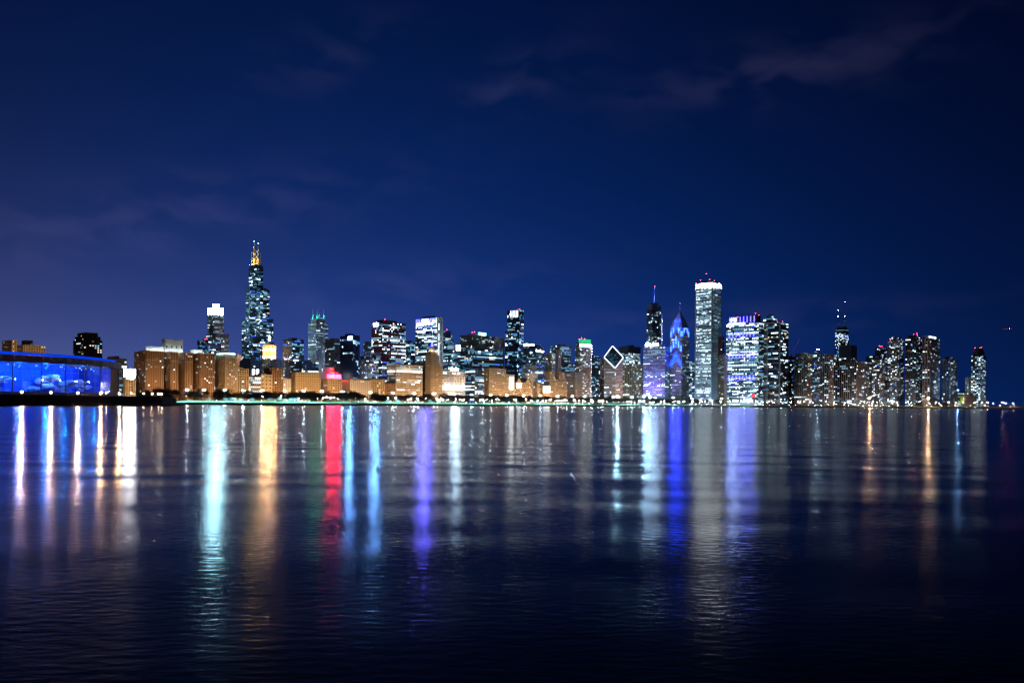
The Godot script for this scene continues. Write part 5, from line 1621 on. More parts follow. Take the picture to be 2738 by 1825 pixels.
# ---------------------------------------------------------------- water, sky, camera
func make_water() -> void:
	var n := FastNoiseLite.new()
	n.noise_type = FastNoiseLite.TYPE_SIMPLEX_SMOOTH
	n.seed = 12
	n.frequency = 0.028
	n.fractal_octaves = 3
	n.fractal_gain = 0.5
	n.fractal_lacunarity = 2.1
	var t := NoiseTexture2D.new()
	t.width = 2048
	t.height = 2048
	t.seamless = true
	t.seamless_blend_skirt = 0.25
	t.normalize = true
	t.noise = n
	var m := StandardMaterial3D.new()
	m.albedo_color = Color(0.004, 0.008, 0.02).linear_to_srgb()
	m.roughness = 0.15
	m.metallic_specular = 0.12
	m.heightmap_enabled = true
	m.heightmap_texture = t
	m.heightmap_scale = 0.6
	# uv runs across and along the wind, in tiles of 34 by 17 metres; near the camera the sheet carries a low uneven swell
	var ax := Vector3(cos(0.75), 0, -sin(0.75))
	var az := Vector3(sin(0.75), 0, cos(0.75))
	var sw := FastNoiseLite.new()
	sw.seed = 31
	sw.frequency = 0.16
	sw.fractal_octaves = 3
	var x0 := -300.0
	var z0 := -340.0
	var nx := 420
	var nz := 352
	var vs := PackedVector3Array()
	var ns := PackedVector3Array()
	var us := PackedVector2Array()
	var ix := PackedInt32Array()
	var hs := PackedFloat32Array()
	hs.resize((nx + 1) * (nz + 1))
	for k in nz + 1:
		for i in nx + 1:
			var q := Vector3(x0 + i, 0, z0 + k)
			var fade := clampf(minf(minf(i, nx - i), minf(k, nz - k)) / 40.0, 0.0, 1.0)
			hs[k * (nx + 1) + i] = sw.get_noise_2d(q.dot(ax) * 0.55, q.dot(az)) * 0.055 * fade
	for k in nz + 1:
		for i in nx + 1:
			var q := Vector3(x0 + i, hs[k * (nx + 1) + i], z0 + k)
			var l := hs[k * (nx + 1) + maxi(i - 1, 0)]
			var r := hs[k * (nx + 1) + mini(i + 1, nx)]
			var d := hs[maxi(k - 1, 0) * (nx + 1) + i]
			var u := hs[mini(k + 1, nz) * (nx + 1) + i]
			vs.append(q)
			ns.append(Vector3((l - r) * 0.5, 1.0, (d - u) * 0.5).normalized())
			us.append(Vector2(q.dot(ax) / 34.0, q.dot(az) / 17.0))
	for k in nz:
		for i in nx:
			var c := k * (nx + 1) + i
			ix.append_array([c, c + 1, c + nx + 2, c, c + nx + 2, c + nx + 1])
	var x1 := x0 + nx
	var z1 := z0 + nz
	for b in [[-7000.0, 7000.0, -7000.0, z0], [-7000.0, 7000.0, z1, 600.0], [-7000.0, x0, z0, z1], [x1, 7000.0, z0, z1]]:
		var c := vs.size()
		for q in [Vector3(b[0], 0, b[2]), Vector3(b[1], 0, b[2]), Vector3(b[1], 0, b[3]), Vector3(b[0], 0, b[3])]:
			vs.append(q)
			ns.append(Vector3.UP)
			us.append(Vector2(q.dot(ax) / 34.0, q.dot(az) / 17.0))
		ix.append_array([c, c + 1, c + 2, c, c + 2, c + 3])
	var arr := []
	arr.resize(Mesh.ARRAY_MAX)
	arr[Mesh.ARRAY_VERTEX] = vs
	arr[Mesh.ARRAY_NORMAL] = ns
	arr[Mesh.ARRAY_TEX_UV] = us
	arr[Mesh.ARRAY_INDEX] = ix
	var sheet := ArrayMesh.new()
	sheet.add_surface_from_arrays(Mesh.PRIMITIVE_TRIANGLES, arr)
	var o := MeshInstance3D.new()
	o.name = "lake_water"
	o.mesh = sheet
	o.material_override = m
	o.set_meta("kind", "structure")
	add_child(o)

func sky_image() -> ImageTexture:   # night air: city glow low down, darker and bluer higher up, thin stretched cloud
	var w := 2048
	var h := 1024
	var im := Image.create(w, h, false, Image.FORMAT_RGBF)
	var n := FastNoiseLite.new()
	n.seed = 4
	n.frequency = 1.0
	n.fractal_octaves = 5
	var n2 := FastNoiseLite.new()
	n2.seed = 9
	n2.frequency = 1.0
	n2.fractal_octaves = 3
	# banks of thin cloud: bearing, height, half width, half height (degrees), slope, strength
	var banks := [[-25.4, 20.4, 11.0, 2.0, 0.09, 0.75], [-42.5, 20.6, 5.0, 1.8, 0.42, 0.7], [-55.0, 21.5, 5.0, 2.2, 0.4, 0.45], [-66.0, 11.0, 15.0, 2.6, 0.22, 0.8], [-52.0, 7.5, 13.0, 1.8, 0.1, 0.6], [-30.0, 5.5, 16.0, 1.2, 0.03, 0.5], [-100.0, 14.0, 14.0, 2.5, 0.1, 0.7], [20.0, 17.0, 14.0, 2.2, 0.05, 0.7], [75.0, 22.0, 16.0, 3.0, -0.1, 0.7], [150.0, 19.0, 18.0, 3.0, 0.1, 0.7]]
	for y in range(0, h / 2 + 4):
		var el := 90.0 - (y + 0.5) / h * 180.0
		for x in w:
			var az := (x + 0.5) / w * 360.0   # 0 is north, negative is west
			if az > 180.0:
				az -= 360.0
			var e := maxf(el, 0.0)
			var city := exp(-pow((az + 55.0) / 34.0, 2.0))   # the lit city lies to the north west
			var town := exp(-pow((az + 85.0) / 33.0, 2.0))   # warmer street glow to the west
			var blue := 0.3 * exp(-e / 13.8) * (0.08 + 0.92 * city)
			var low := exp(-e / 5.0) * town
			var c := Color(0.0003 + blue * 0.008 + 0.12 * low, blue * 0.155 + 0.105 * low, 0.003 + blue + 0.1 * low)
			var cloud := 0.0
			for b in banks:
				var u: float = (az - b[0]) / b[2]
				if absf(u) < 2.2:
					var v: float = (el - b[1] - b[4] * (az - b[0])) / b[3]
					if absf(v) < 2.2:
						cloud += exp(-u * u * 1.4 - v * v * 1.4) * b[5]
			if cloud > 0.01:
				var f := n.get_noise_2d(az / 7.0 + e * 0.2, e / 2.4 - az * 0.05 + n2.get_noise_2d(az / 9.0, e * 0.2) * 0.5)
				cloud *= clampf(0.4 + f * 1.5, 0.0, 1.0)
				c += Color(0.016, 0.0135, 0.026) * cloud
			im.set_pixel(x, y, c)
	var low_c := Color(0.004, 0.006, 0.02)
	im.fill_rect(Rect2i(0, h / 2 + 4, w, h / 2 - 4), low_c)
	return ImageTexture.create_from_image(im)

func _ready() -> void:
	# camera: 3.4 m above the lake, looking north west, lens shifted up
	var cam := Camera3D.new()
	cam.name = "camera"
	cam.projection = Camera3D.PROJECTION_FRUSTUM
	cam.near = 0.5
	cam.far = 20000.0
	cam.size = 2.0 * 0.5 * 912.5 / 2300.0
	cam.frustum_offset = Vector2(0.0, 0.5 * 167.9 / 2300.0)
	cam.position = Vector3(0, 3.4, 0)
	cam.rotation_degrees = Vector3(0, 42.9, 0.395)
	cam.current = true
	add_child(cam)
	var sky := Sky.new()
	var sm := PanoramaSkyMaterial.new()
	sm.panorama = sky_image()
	sky.sky_material = sm
	var env := Environment.new()
	env.background_mode = Environment.BG_SKY
	env.sky = sky
	env.tonemap_mode = Environment.TONE_MAPPER_LINEAR
	env.tonemap_exposure = 1.0
	env.sdfgi_enabled = true
	env.ssao_enabled = true
	env.ssil_enabled = true
	var we := WorldEnvironment.new()
	we.name = "world"
	we.environment = env
	add_child(we)
	var added_moonlight := DirectionalLight3D.new()  # weak added light from above; no moon is seen
	added_moonlight.name = "added_moonlight"
	added_moonlight.light_energy = 0.006
	added_moonlight.light_color = Color(0.8, 0.87, 1.0)
	added_moonlight.light_angular_distance = 10.0
	added_moonlight.sky_mode = DirectionalLight3D.SKY_MODE_LIGHT_ONLY
	added_moonlight.shadow_enabled = true
	added_moonlight.rotation_degrees = Vector3(-50, 30, 0)
	add_child(added_moonlight)

	make_materials()
	mats["yellow_green_light"] = glow(Color(0.5, 0.75, 0.05), 0.45)
	mats["quay_glow_lamp"] = glow(Color(1.0, 0.52, 0.2), 3600.0)
	mats["harbor_lamp"] = glow(Color(1.0, 0.54, 0.3), 7500.0)
	mats["pier_lamp"] = glow(Color(0.2, 0.5, 1.0), 5500.0)
	mats["flood_lamp"] = glow(Color(0.32, 0.74, 1.0), 8000.0)
	mats["clerestory_light"] = glow(Color(0.0, 0.06, 1.0), 0.75)
	mats["pool_lamp"] = glow(Color(0.02, 0.16, 1.0), 30.0)
	mats["hall_lamp"] = glow(Color(0.75, 0.8, 1.0), 4.0)
	mats["big_screen_light"] = glow(Color(0.93, 0.93, 1.0), 70.0)
	mats["crane_lamp_light"] = glow(Color(1.0, 0.05, 0.05), 1.2)
	mats["plane_red_light"] = glow(Color(1.0, 0.1, 0.3), 500.0)
	make_water()
	make_land()
	rng.seed = 5
	for d in CITY:
		tower(d)
	rng.seed = 77
	black_tubes([-2461.1, -2392, -1468.3, -1399.3, 5.5, 262.5])
	white_crown([-2410.3, -2376, -1292.2, -1257.9, 5.5, 261.6], [-2432.9, -2372, -1306.9, -1265.0, 5.5, 206.6])
	floodlit_tower([-2142.9, -2110, -1308.2, -1277.7, 5.5, 125.0], [-2141.1, -2114, -1307.1, -1282.5, 5.5, 163.6], 176.0, 189.5)
	dome_tower([-1469.8, -1450, -1315.8, -1291.6, 5.5, 112.6], [-1480, -1450, -1327.3, -1316.3, 5.5, 93.4], 142.9)
	twin_spire([-2355.0, -2310, -1617.2, -1572.2, 5.5, 259.0], [-2345.9, -2314, -1608.6, -1576.6, 5.5, 271.4], [307.7])
	wing_hotel([[-1475.0, -1450, -677.2, -645.4, 5.5, 89.0], [-1475.0, -1450, -702.6, -689.2, 5.5, 89.0], [-1475.0, -1450, -729.3, -715.5, 5.5, 89.0], [-1475.0, -1450, -771.1, -742.6, 5.5, 89.0]], [-1497.0, -1475.0, -770.1, -646.4, 5.5, 89.0], [[-1491, -1477, -724.7, -691.9, 89.7, 113.3], [-1480, -1462, -682.2, -658.5, 89.7, 98.4], [-1491, -1477, -761.5, -745.7, 89.7, 97.6]])
	diamond_tower([-1509.5, -1470, -2058.1, -2016.7, 5.5, 107.7], 107.7, 141.1, 176.7)
	limestone_office([-1445.0, -1370, -2147.7, -2123.9, 5.5, 172.4], [-1411.1, 180.8, 31.1, -1434.5], [-1389.2, -2135.9, 269.9])
	chevron_tower([-1369.6, -1330, -2188.7, -2150.0, 5.5, 228.3], 278.7, 300.5)
	spired_glass_tower([-1645.2, -1625, -2491.5, -2437.0, 5.5, 340.9], 352.2, 405.5, -1633, -2464.2)
	marble_tower([-1278.5, -1225, -2187.7, -2135.9, 5.5, 347.6], [[-1256.5, 376.2, -2157.4], [-1280.4, 349.5, -2135.2], [-1268.8, 358.0, -2145.9], [-1249.4, 360.3, -2163.9], [-1239.3, 357.3, -2173.3]])
	tapered_tower([-1295.7, -1250, -3185.1, -3139.4, 5.5, 287.7], 287.7, 0.76, [[-1283.7, -3152.1, 359.6, 336.8], [-1265.3, -3169.2, 389.6, 337.7]])
	winged_tower([-672.9, -650, -2599.8, -2545.5, 5.5, 142.9], [154.9, 163.9])
	rng.seed = 99
	make_hall()
	make_extras()
	make_park()

const CITY := [
	{"n":"stone_building","l":"low tan stone block with flat roofs rising behind the blue glass hall","s":"tan","lit":[0.06, 0.08],"t":[[-1526.0, -1480, -456.7, -449.3, 5.5, 97.6], [-1509.6, -1482, -499.0, -465.8, 5.5, 91.1], [-1517.3, -1500, -485.7, -474.7, 92.6, 99.5]],"sp":""},
	{"n":"office_tower","l":"dark red brick tower with rounded stepped crown behind the blue hall","s":"redbrick","lit":[0.2, 0.22],"t":[[-1421.7, -1380, -546.2, -518.4, 5.5, 97.7], [-1422.8, -1384, -545.0, -521.0, 98.1, 103.3], [-1421.3, -1390, -543.4, -524.4, 103.8, 109.5]],"sp":""},
	{"n":"office_building","l":"grey glass block with pale roof slab beside the blue hall","s":"glass_teal","lit":[0.25, 0.3],"t":[[-1579.0, -1500, -635.1, -622.4, 5.5, 77.3]],"sp":""},
	{"n":"stone_building","l":"low tan office block below the bright white screen","s":"tan","lit":[0.1, 0.12],"t":[[-1459.0, -1450, -628.9, -612.1, 5.5, 42.3]],"sp":""},
	{"n":"hotel_building","l":"orange stone hotel with green mansard roof under a white lit cornice","s":"hotel_orange","lit":[0.12, 0.25],"t":[[-1487.0, -1450, -815.3, -791.5, 5.5, 85.2]],"sp":"mansard"},
	{"n":"brick_building","l":"narrow orange loft building beside the mansard hotel","s":"loft","lit":[0.1, 0.12],"t":[[-1480, -1450, -838.9, -815.8, 5.5, 65.6]],"sp":""},
	{"n":"office_building","l":"low grey office with rows of white lit windows","s":"office_grey","lit":[0.3, 0.75],"t":[[-1480, -1450, -864.2, -839.4, 5.5, 51.1]],"sp":""},
	{"n":"office_building","l":"plain tan block with few windows and a bright lit storefront","s":"blank_tan","lit":[0.05, 0.08],"t":[[-1480, -1450, -888.5, -864.6, 5.5, 56.1]],"sp":""},
	{"n":"hotel_building","l":"dark orange brick building with heavy top cornice","s":"brick_loft","lit":[0.06, 0.1],"t":[[-1480, -1450, -912.9, -888.9, 5.5, 69.6]],"sp":"","cornice":1},
	{"n":"stone_building","l":"small white stone building squeezed between two orange ones","s":"white","lit":[0.03, 0.04],"t":[[-1475, -1450, -929.8, -913.3, 5.5, 48.9]],"sp":""},
	{"n":"hotel_building","l":"long orange stone building with nine rows of square windows","s":"orange","lit":[0.02, 0.05],"t":[[-1465.4, -1450, -997.3, -940.3, 5.5, 62.0]],"sp":"","cornice":1},
	{"n":"hotel_building","l":"orange hotel carrying a glowing red rooftop sign","s":"orange","lit":[0.06, 0.05],"t":[[-1474.6, -1450, -1049.7, -1015.1, 5.5, 51.6]],"sp":"hotel_sign","cornice":1},
	{"n":"stone_building","l":"pink stone annex rising behind the red rooftop sign","s":"white","lit":[0.02, 0.04],"t":[[-1505.8, -1482, -1053.2, -1042.1, 5.5, 76.6], [-1502, -1482, -1064.4, -1053.6, 5.5, 67.0]],"sp":""},
	{"n":"hotel_building","l":"long low cream stone building with cornice beside the sign hotel","s":"cream","lit":[0.03, 0.05],"t":[[-1477.6, -1450, -1122.1, -1070.3, 5.5, 50.7]],"sp":"","cornice":1},
	{"n":"stone_building","l":"low orange building with a row of bright upper windows","s":"orange","lit":[0.2, 0.3],"t":[[-1480, -1450, -1160.0, -1123.1, 5.5, 52.8]],"sp":"","cornice":1},
	{"n":"brick_building","l":"lowest dark orange brick building in the avenue row","s":"brick_loft","lit":[0.02, 0.02],"t":[[-1475, -1450, -1189.7, -1160.6, 5.5, 45.8]],"sp":""},
	{"n":"office_building","l":"broad tan office building with white lit arcade under its cornice","s":"tan_office","lit":[0.25, 0.3],"t":[[-1480.6, -1450, -1266.5, -1190.7, 5.5, 86.1]],"sp":"cornice_lit"},
	{"n":"office_building","l":"dark slim building wedged beside the dome tower","s":"office_dark","lit":[0.12, 0.1],"t":[[-1515, -1485, -1307.3, -1297.1, 5.5, 97.0]],"sp":""},
	{"n":"office_building","l":"white floodlit classical building with columns and a roof sign","s":"white_palace","lit":[0.4, 0.45],"t":[[-1490, -1450, -1398.8, -1327.8, 5.5, 76.8]],"sp":"palace"},
	{"n":"office_building","l":"low dark glass office with long lit floor bands","s":"glass_band","lit":[0.7, 0.8],"t":[[-1483.1, -1450, -1460.8, -1431.3, 5.5, 86.3]],"sp":""},
	{"n":"stone_building","l":"tan stone office with tall arcade of narrow top windows","s":"tan","lit":[0.1, 0.2],"t":[[-1467.7, -1450, -1537.7, -1479.3, 5.5, 88.9]],"sp":"","cornice":1},
	{"n":"stone_building","l":"narrow tan building with one huge lit white window","s":"tan","lit":[0.1, 0.3],"t":[[-1475, -1450, -1568.9, -1538.4, 5.5, 76.3]],"sp":"bigwindow"},
	{"n":"brick_building","l":"brown brick building with two pointed gables and dark roof","s":"loft","lit":[0.2, 0.25],"t":[[-1464, -1450, -1633.2, -1569.6, 5.5, 57.7]],"sp":"gables"},
	{"n":"stone_building","l":"pale concrete infill block with dark glass strip behind the gables","s":"white","lit":[0.15, 0.3],"t":[[-1474.0, -1465, -1672.7, -1625.0, 5.5, 82.0]],"sp":""},
	{"n":"stone_building","l":"small tan block beside the white lit screen","s":"tan","lit":[0.1, 0.15],"t":[[-1459.0, -1450, -1680.4, -1655.5, 5.5, 57.8]],"sp":""},
	{"n":"office_building","l":"brown stone shaft building with dark side wall and lit front","s":"tan_office","lit":[0.02, 0.15],"t":[[-1468.6, -1450, -1723.8, -1704.2, 5.5, 88.1]],"sp":""},
	{"n":"stone_building","l":"tan stone building with one raised stepped corner tower","s":"tan","lit":[0.05, 0.1],"t":[[-1474, -1450, -1773.1, -1725.3, 5.5, 67.2], [-1468, -1452, -1769.3, -1744.5, 67.7, 89.4]],"sp":""},
	{"n":"stone_building","l":"wide building with dark side wall and pale pink front","s":"pale","lit":[0.05, 0.06],"t":[[-1485.7, -1450, -1840.4, -1811.2, 5.5, 89.5]],"sp":""},
	{"n":"office_tower","l":"dark broad office block standing before the white crowned tower","s":"black_grid","lit":[0.4, 0.42],"t":[[-2222.1, -2160, -1167.1, -1130.5, 5.5, 170.1]],"sp":"","beacons":[[-2180.6, 172.2, -1116.8], [-2171.8, 173.3, -1125.0]]},
	{"n":"stone_tower","l":"pale blank slab building beside the tallest black tower","s":"pale","lit":[0.5, 0.1],"t":[[-2230, -2200, -1250.8, -1237.1, 5.5, 136.5]],"sp":""},
	{"n":"office_tower","l":"dark podium block at the foot of the tallest black tower","s":"office_dark","lit":[0.03, 0.06],"t":[[-1949.5, -1900, -1136.0, -1103.3, 5.5, 106.3]],"sp":"podium"},
	{"n":"stone_tower","l":"plain grey windowless block beside the floodlit tower","s":"pale","lit":[0.01, 0.02],"t":[[-1980, -1950, -1226.5, -1206.8, 5.5, 113.1]],"sp":""},
	{"n":"office_tower","l":"dark glass tower with many bright lit floor bands and flat dark top","s":"office_bright","lit":[0.55, 0.6],"t":[[-2064.1, -2020, -1334.8, -1297.1, 5.5, 175.6]],"sp":""},
	{"n":"office_tower","l":"grey glass office with saw tooth roof below the banded tower","s":"glass_teal","lit":[0.3, 0.35],"t":[[-1878.4, -1850, -1223.6, -1199.7, 5.5, 127.4]],"sp":""},
	{"n":"office_building","l":"tan block behind the small white stone building","s":"brown","lit":[0.1, 0.14],"t":[[-1716.9, -1700, -1094.6, -1084.8, 5.5, 99.5]],"sp":""},
	{"n":"office_building","l":"low black office with small bright window rows behind the orange buildings","s":"black_grid","lit":[0.2, 0.3],"t":[[-1686.6, -1650, -1129.8, -1085.5, 5.5, 95.6]],"sp":""},
	{"n":"stone_tower","l":"slim white stone tower with a pointed stone spire","s":"white","lit":[0.2, 0.35],"t":[[-1649.0, -1640, -1139.0, -1131.0, 5.5, 121.7]],"sp":"spire"},
	{"n":"office_tower","l":"broad brown office with dark horizontal bands","s":"brown_band","lit":[0.18, 0.2],"t":[[-1799.3, -1760, -1280.9, -1250.8, 5.5, 159.8]],"sp":""},
	{"n":"office_tower","l":"navy glass tower with a bright white sign near its top","s":"navy","lit":[0.06, 0.3],"t":[[-1742.8, -1690, -1275.1, -1255.1, 5.5, 166.7]],"sp":"navy_sign"},
	{"n":"office_tower","l":"brown stone tower with white windows beside the dark red tower","s":"brown","lit":[0.25, 0.5],"t":[[-1615.5, -1600, -1241.5, -1222.1, 5.5, 103.2]],"sp":""},
	{"n":"office_building","l":"grey tower dotted with white windows before the dark red tower","s":"grey_grid","lit":[0.5, 0.6],"t":[[-1565, -1540, -1214.9, -1195.4, 5.5, 91.9]],"sp":""},
	{"n":"office_tower","l":"faint grey glass tower far behind the dark red tower","s":"glass_teal","lit":[0.08, 0.1],"t":[[-2326.3, -2300, -1783.1, -1770.6, 5.5, 207.2]],"sp":""},
	{"n":"office_tower","l":"dark block topped by an open white roof frame","s":"black_grid","lit":[0.1, 0.15],"t":[[-1761.5, -1740, -1346.6, -1330.2, 5.5, 121.4]],"sp":"roofframe"},
	{"n":"office_tower","l":"dark red steel office tower with a bright sign on its upper corner","s":"redsteel","lit":[0.3, 0.7],"t":[[-1569.2, -1530, -1285.2, -1216.6, 5.5, 186.6]],"sp":"red_sign","beacons":[[-1527.8, 192.9, -1224.1]]},
	{"n":"office_tower","l":"small brightly lit glass block beside the dark red tower","s":"office_bright","lit":[0.6, 0.7],"t":[[-1719.3, -1700, -1459.3, -1442.9, 5.5, 163.7]],"sp":""},
	{"n":"office_tower","l":"glass tower with a blue lit crown and white concrete side","s":"crown_office","lit":[0.75, 0.35],"t":[[-1639.1, -1560, -1428.0, -1408.3, 5.5, 213.7]],"sp":"bluecrown"},
	{"n":"office_tower","l":"dark glass tower with a curved stepping roofline","s":"glass_dark","lit":[0.4, 0.4],"t":[[-1805.6, -1790, -1668.6, -1648.5, 5.5, 209.3], [-1835, -1790, -1674.4, -1669.0, 5.5, 197.9], [-1835, -1790, -1680.2, -1674.8, 5.5, 185.5]],"sp":"","beacons":[[-1789.9, 212.8, -1654.0], [-1777.5, 190.7, -1665.6]]},
	{"n":"office_tower","l":"teal glass office with one glowing white corner panel","s":"office_bright","lit":[0.55, 0.6],"t":[[-1590.7, -1560, -1487.4, -1458.0, 5.5, 136.1]],"sp":"whitepanel"},
	{"n":"office_tower","l":"wide dark brown office with a green and white roof sign","s":"brown_pier","lit":[0.15, 0.28],"t":[[-1665.6, -1620, -1690.6, -1586.7, 5.5, 185.3]],"sp":"greensign","beacons":[[-1622.2, 192.5, -1590.1], [-1615.7, 193.5, -1596.2], [-1583.1, 186.9, -1626.4], [-1579.5, 186.5, -1629.8], [-1576.6, 186.0, -1632.5], [-1598.3, 191.7, -1612.3]]},
	{"n":"stone_tower","l":"grey block with slanted ribs next to the wide brown office","s":"pale","lit":[0.0, 0.0],"t":[[-1608, -1588, -1677.5, -1657.9, 5.5, 180.2]],"sp":""},
	{"n":"office_tower","l":"broad dark office with long glowing floor bands","s":"glass_band","lit":[0.55, 0.65],"t":[[-1587.5, -1540, -1621.1, -1509.6, 5.5, 141.7]],"sp":""},
	{"n":"office_tower","l":"tall dark glass tower with white vertical light bars at its top","s":"glass_dark","lit":[0.3, 0.5],"t":[[-1574.7, -1530, -1689.7, -1673.6, 5.5, 252.4], [-1577.4, -1534, -1683.8, -1669.2, 5.5, 199.0]],"sp":"lightbars","beacons":[[-1533.0, 254.8, -1676.2]]},
	{"n":"office_tower","l":"office block with a glowing white top floor behind the gabled glass building","s":"office_bright","lit":[0.55, 0.7],"t":[[-1653.0, -1640, -1857.8, -1825.5, 5.5, 180.1]],"sp":"topband"},
	{"n":"office_tower","l":"glass tower with two peaked dark roof gables","s":"glass_teal","lit":[0.35, 0.5],"t":[[-1593.1, -1560, -1807.9, -1773.3, 5.5, 156.2]],"sp":"peaks"},
	{"n":"office_tower","l":"pale block with vertical ribs below the peaked glass tower","s":"white_pier","lit":[0.3, 0.4],"t":[[-1518.2, -1488, -1694.5, -1668.0, 5.5, 105.2]],"sp":""},
	{"n":"office_tower","l":"dark boxy tower with pale top louvres and scattered windows","s":"glass_teal","lit":[0.4, 0.6],"t":[[-1679.5, -1640, -2025.1, -1973.9, 5.5, 179.7]],"sp":"louvre"},
	{"n":"stone_tower","l":"slim tan tower with a carved gothic top","s":"tan","lit":[0.1, 0.2],"t":[[-1534.8, -1520, -1794.3, -1781.8, 5.5, 140.8]],"sp":""},
	{"n":"stone_tower","l":"very slim tower with one bright white window strip","s":"white","lit":[0.6, 0.95],"t":[[-1532, -1520, -1809.4, -1795.3, 5.5, 143.5]],"sp":""},
	{"n":"stone_tower","l":"slim pink stone tower with a crenellated top","s":"pale","lit":[0.06, 0.1],"t":[[-1509.5, -1500, -1810.2, -1797.4, 5.5, 149.0]],"sp":"crenel"},
	{"n":"office_tower","l":"low teal lit block behind the stone corner tower","s":"office_bright","lit":[0.5, 0.6],"t":[[-1628.5, -1600, -1995.0, -1965.2, 5.5, 121.5]],"sp":""},
	{"n":"office_tower","l":"tall tower with a green lit roof box and a string of edge lights","s":"grey_grid","lit":[0.25, 0.42],"t":[[-1516.0, -1500, -1944.9, -1890.4, 5.5, 176.7]],"sp":"greencap","beacons":[[-1503.2, 187.4, -1892.9], [-1494.8, 190.7, -1900.7], [-1480.2, 188.7, -1914.3]]},
	{"n":"office_tower","l":"teal glass slab with lit floors next to the green capped tower","s":"office_bright","lit":[0.5, 0.55],"t":[[-1411.9, -1400, -1852.9, -1831.5, 5.5, 135.0]],"sp":""},
	{"n":"office_tower","l":"brown tower behind the building with the slanted diamond roof","s":"brown","lit":[0.25, 0.15],"t":[[-1529.0, -1520, -2033.5, -2019.0, 5.5, 136.8]],"sp":""},
	{"n":"office_building","l":"low red brown brick block beside the diamond roofed tower","s":"redbrick","lit":[0.08, 0.08],"t":[[-1409.0, -1400, -1872.1, -1861.3, 5.5, 79.0]],"sp":""},
	{"n":"office_tower","l":"tower with dense white windows under a blank dark top","s":"office_bright2","lit":[0.8, 0.85],"t":[[-1595.7, -1560, -2276.2, -2210.9, 5.5, 185.9]],"sp":"blanktop"},
	{"n":"office_building","l":"brown brick block behind the diamond roofed tower","s":"brown","lit":[0.1, 0.12],"t":[[-1340.3, -1330, -1897.0, -1878.1, 5.5, 83.3]],"sp":""},
	{"n":"office_tower","l":"tan tower of paired stone shafts beside a dark window wall","s":"tan_pier","lit":[0.3, 0.4],"t":[[-1326, -1300, -1878.8, -1855.0, 5.5, 109.3], [-1324, -1305, -1916.3, -1886.9, 5.5, 111.7]],"sp":""},
	{"n":"office_tower","l":"small block with bright white floors beside the white marble tower","s":"office_bright","lit":[0.7, 0.7],"t":[[-1299.0, -1290, -2154.1, -2138.9, 5.5, 128.5]],"sp":""},
	{"n":"office_tower","l":"thin dark reddish slab against the white marble tower","s":"redbrick","lit":[0.02, 0.02],"t":[[-1192, -1180, -2123.7, -2111.4, 5.5, 191.7]],"sp":""},
	{"n":"stone_tower","l":"thin beige apartment slab beside the blue finned tower","s":"tan","lit":[0.2, 0.3],"t":[[-1180, -1160, -2103.9, -2088.7, 5.5, 137.9]],"sp":""},
	{"n":"office_tower","l":"broad bright office tower with rows of blue light fins","s":"office_full","lit":[0.93, 0.5],"t":[[-1170.8, -1075, -2147.1, -2117.3, 5.5, 224.7]],"sp":"bluefins","beacons":[[-1136.2, 243.4, -2065.9], [-1085.2, 248.9, -2113.3], [-1076.4, 245.0, -2121.4]]},
	{"n":"office_tower","l":"dark tower with a lit drum on its roof behind the blue finned tower","s":"glass_dark","lit":[0.25, 0.35],"t":[[-1206.3, -1180, -2443.8, -2404.6, 5.5, 265.6]],"sp":"drum"},
	{"n":"office_tower","l":"dark glass tower behind a pale exposed frame grid","s":"framed","lit":[0.3, 0.35],"t":[[-1075.1, -1030, -2197.2, -2148.4, 5.5, 224.3]],"sp":"frame","beacons":[[-1062.5, 222.4, -2123.7], [-1037.1, 226.6, -2147.3], [-1033.4, 225.7, -2150.7], [-1018.2, 228.8, -2164.8]]},
	{"n":"apartment_tower","l":"dark greenish apartment tower dotted with small lights","s":"apt_dark","lit":[0.3, 0.35],"t":[[-1039.6, -1030, -2236.0, -2219.9, 5.5, 137.5]],"sp":""},
	{"n":"apartment_tower","l":"beige apartment tower ringed with balcony slabs","s":"apt_beige","lit":[0.2, 0.25],"t":[[-1025.1, -990, -2259.5, -2226.5, 5.5, 143.5]],"sp":"","beacons":[[-1017.2, 136.5, -2206.7]]},
	{"n":"apartment_tower","l":"teal lit apartment tower with three glowing roof lamps","s":"apt_teal","lit":[0.75, 0.6],"t":[[-971.7, -960, -2240.3, -2219.0, 5.5, 146.1]],"sp":"rooflamps"},
	{"n":"apartment_tower","l":"grey apartment tower with pale vertical piers","s":"apt_grey","lit":[0.32, 0.3],"t":[[-978.3, -955, -2321.5, -2284.2, 5.5, 144.1]],"sp":""},
	{"n":"office_tower","l":"grey block with a pale gridded blank top below the tapering black tower","s":"grey_pier","lit":[0.2, 0.2],"t":[[-1192.5, -1150, -2986.2, -2936.8, 5.5, 210.9]],"sp":"blankgrid","beacons":[[-1170.9, 191.9, -2922.8], [-1159.7, 192.0, -2933.2], [-1149.4, 189.5, -2942.8], [-1144.7, 176.8, -2947.2], [-1140.9, 176.8, -2950.7]]},
	{"n":"apartment_tower","l":"very wide dark apartment slab with many pale vertical fins","s":"apt_slab","lit":[0.33, 0.33],"t":[[-985.7, -905, -2458.6, -2347.4, 5.5, 127.0]],"sp":""},
	{"n":"apartment_tower","l":"beige apartment tower with a stepped roof","s":"apt_grey","lit":[0.22, 0.22],"t":[[-1010.0, -985, -2722.4, -2697.5, 5.5, 158.8], [-1002.8, -988, -2715.0, -2696.4, 158.9, 161.8]],"sp":""},
	{"n":"apartment_tower","l":"beige tower with dark centre strip and pale shoulders","s":"apt_grey","lit":[0.3, 0.3],"t":[[-975.6, -960, -2737.7, -2677.9, 5.5, 183.3]],"sp":"","beacons":[[-963.8, 188.1, -2679.8], [-959.6, 188.1, -2683.7], [-949.6, 188.2, -2693.0]]},
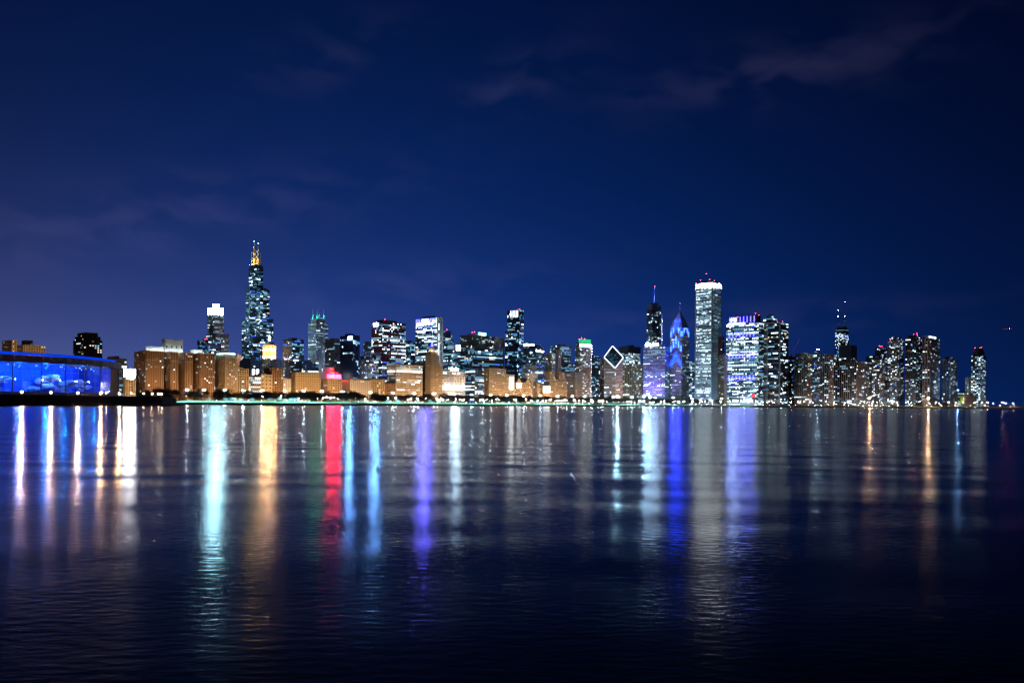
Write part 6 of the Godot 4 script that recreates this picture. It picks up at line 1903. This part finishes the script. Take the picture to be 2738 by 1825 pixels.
	{"n":"apartment_tower","l":"pale apartment block with lit windows before the rounded beige tower","s":"apt_pale","lit":[0.45, 0.45],"t":[[-900.5, -880, -2495.0, -2449.1, 5.5, 133.6]],"sp":""},
	{"n":"apartment_tower","l":"dense grey apartment tower with an octagonal top","s":"apt_pale","lit":[0.42, 0.4],"t":[[-874.9, -850, -2553.8, -2496.5, 5.5, 192.3], [-871.3, -853, -2544.5, -2502.3, 192.8, 199.1]],"sp":"","beacons":[[-869.0, 194.6, -2484.3]]},
	{"n":"apartment_tower","l":"black apartment tower with clustered lights and a dark cap","s":"apt_dark","lit":[0.34, 0.3],"t":[[-827.7, -800, -2551.8, -2498.8, 5.5, 194.3], [-822.8, -803, -2542.4, -2505.1, 194.8, 202.1]],"sp":"","beacons":[[-806.7, 204.9, -2498.1], [-796.1, 208.1, -2507.9], [-790.0, 203.0, -2513.6]]},
	{"n":"apartment_tower","l":"dark apartment tower with pale lit piers along its lake side","s":"apt_pier","lit":[0.3, 0.22],"t":[[-790.0, -770, -2609.5, -2521.4, 5.5, 194.2]],"sp":"lanternrow","beacons":[[-753.1, 195.8, -2542.6]]},
	{"n":"apartment_tower","l":"grey teal tower with a stepped pale top","s":"apt_teal2","lit":[0.22, 0.25],"t":[[-781.0, -760, -2735.1, -2663.9, 5.5, 141.3], [-775.0, -763, -2713.3, -2674.4, 141.9, 149.4]],"sp":"","beacons":[[-750.4, 97.6, -2678.3]]},
	{"n":"stone_building","l":"short pale lit block beside the three winged tower","s":"white","lit":[0.35, 0.4],"t":[[-729.0, -720, -2725.6, -2701.5, 5.5, 89.1]],"sp":""},
	{"n":"office_building","l":"low pavilion with yellow green lit wall near the shore","s":"glass_band","lit":[0.3, 0.6],"t":[[-729.0, -720, -2668.7, -2598.0, 5.5, 47.8]],"sp":"greenwall"},
	{"n":"office_building","l":"long dark podium under the three winged tower","s":"office_dark","lit":[0.06, 0.08],"t":[[-687.5, -660, -2651.1, -2527.8, 5.5, 38.4]],"sp":""},
]
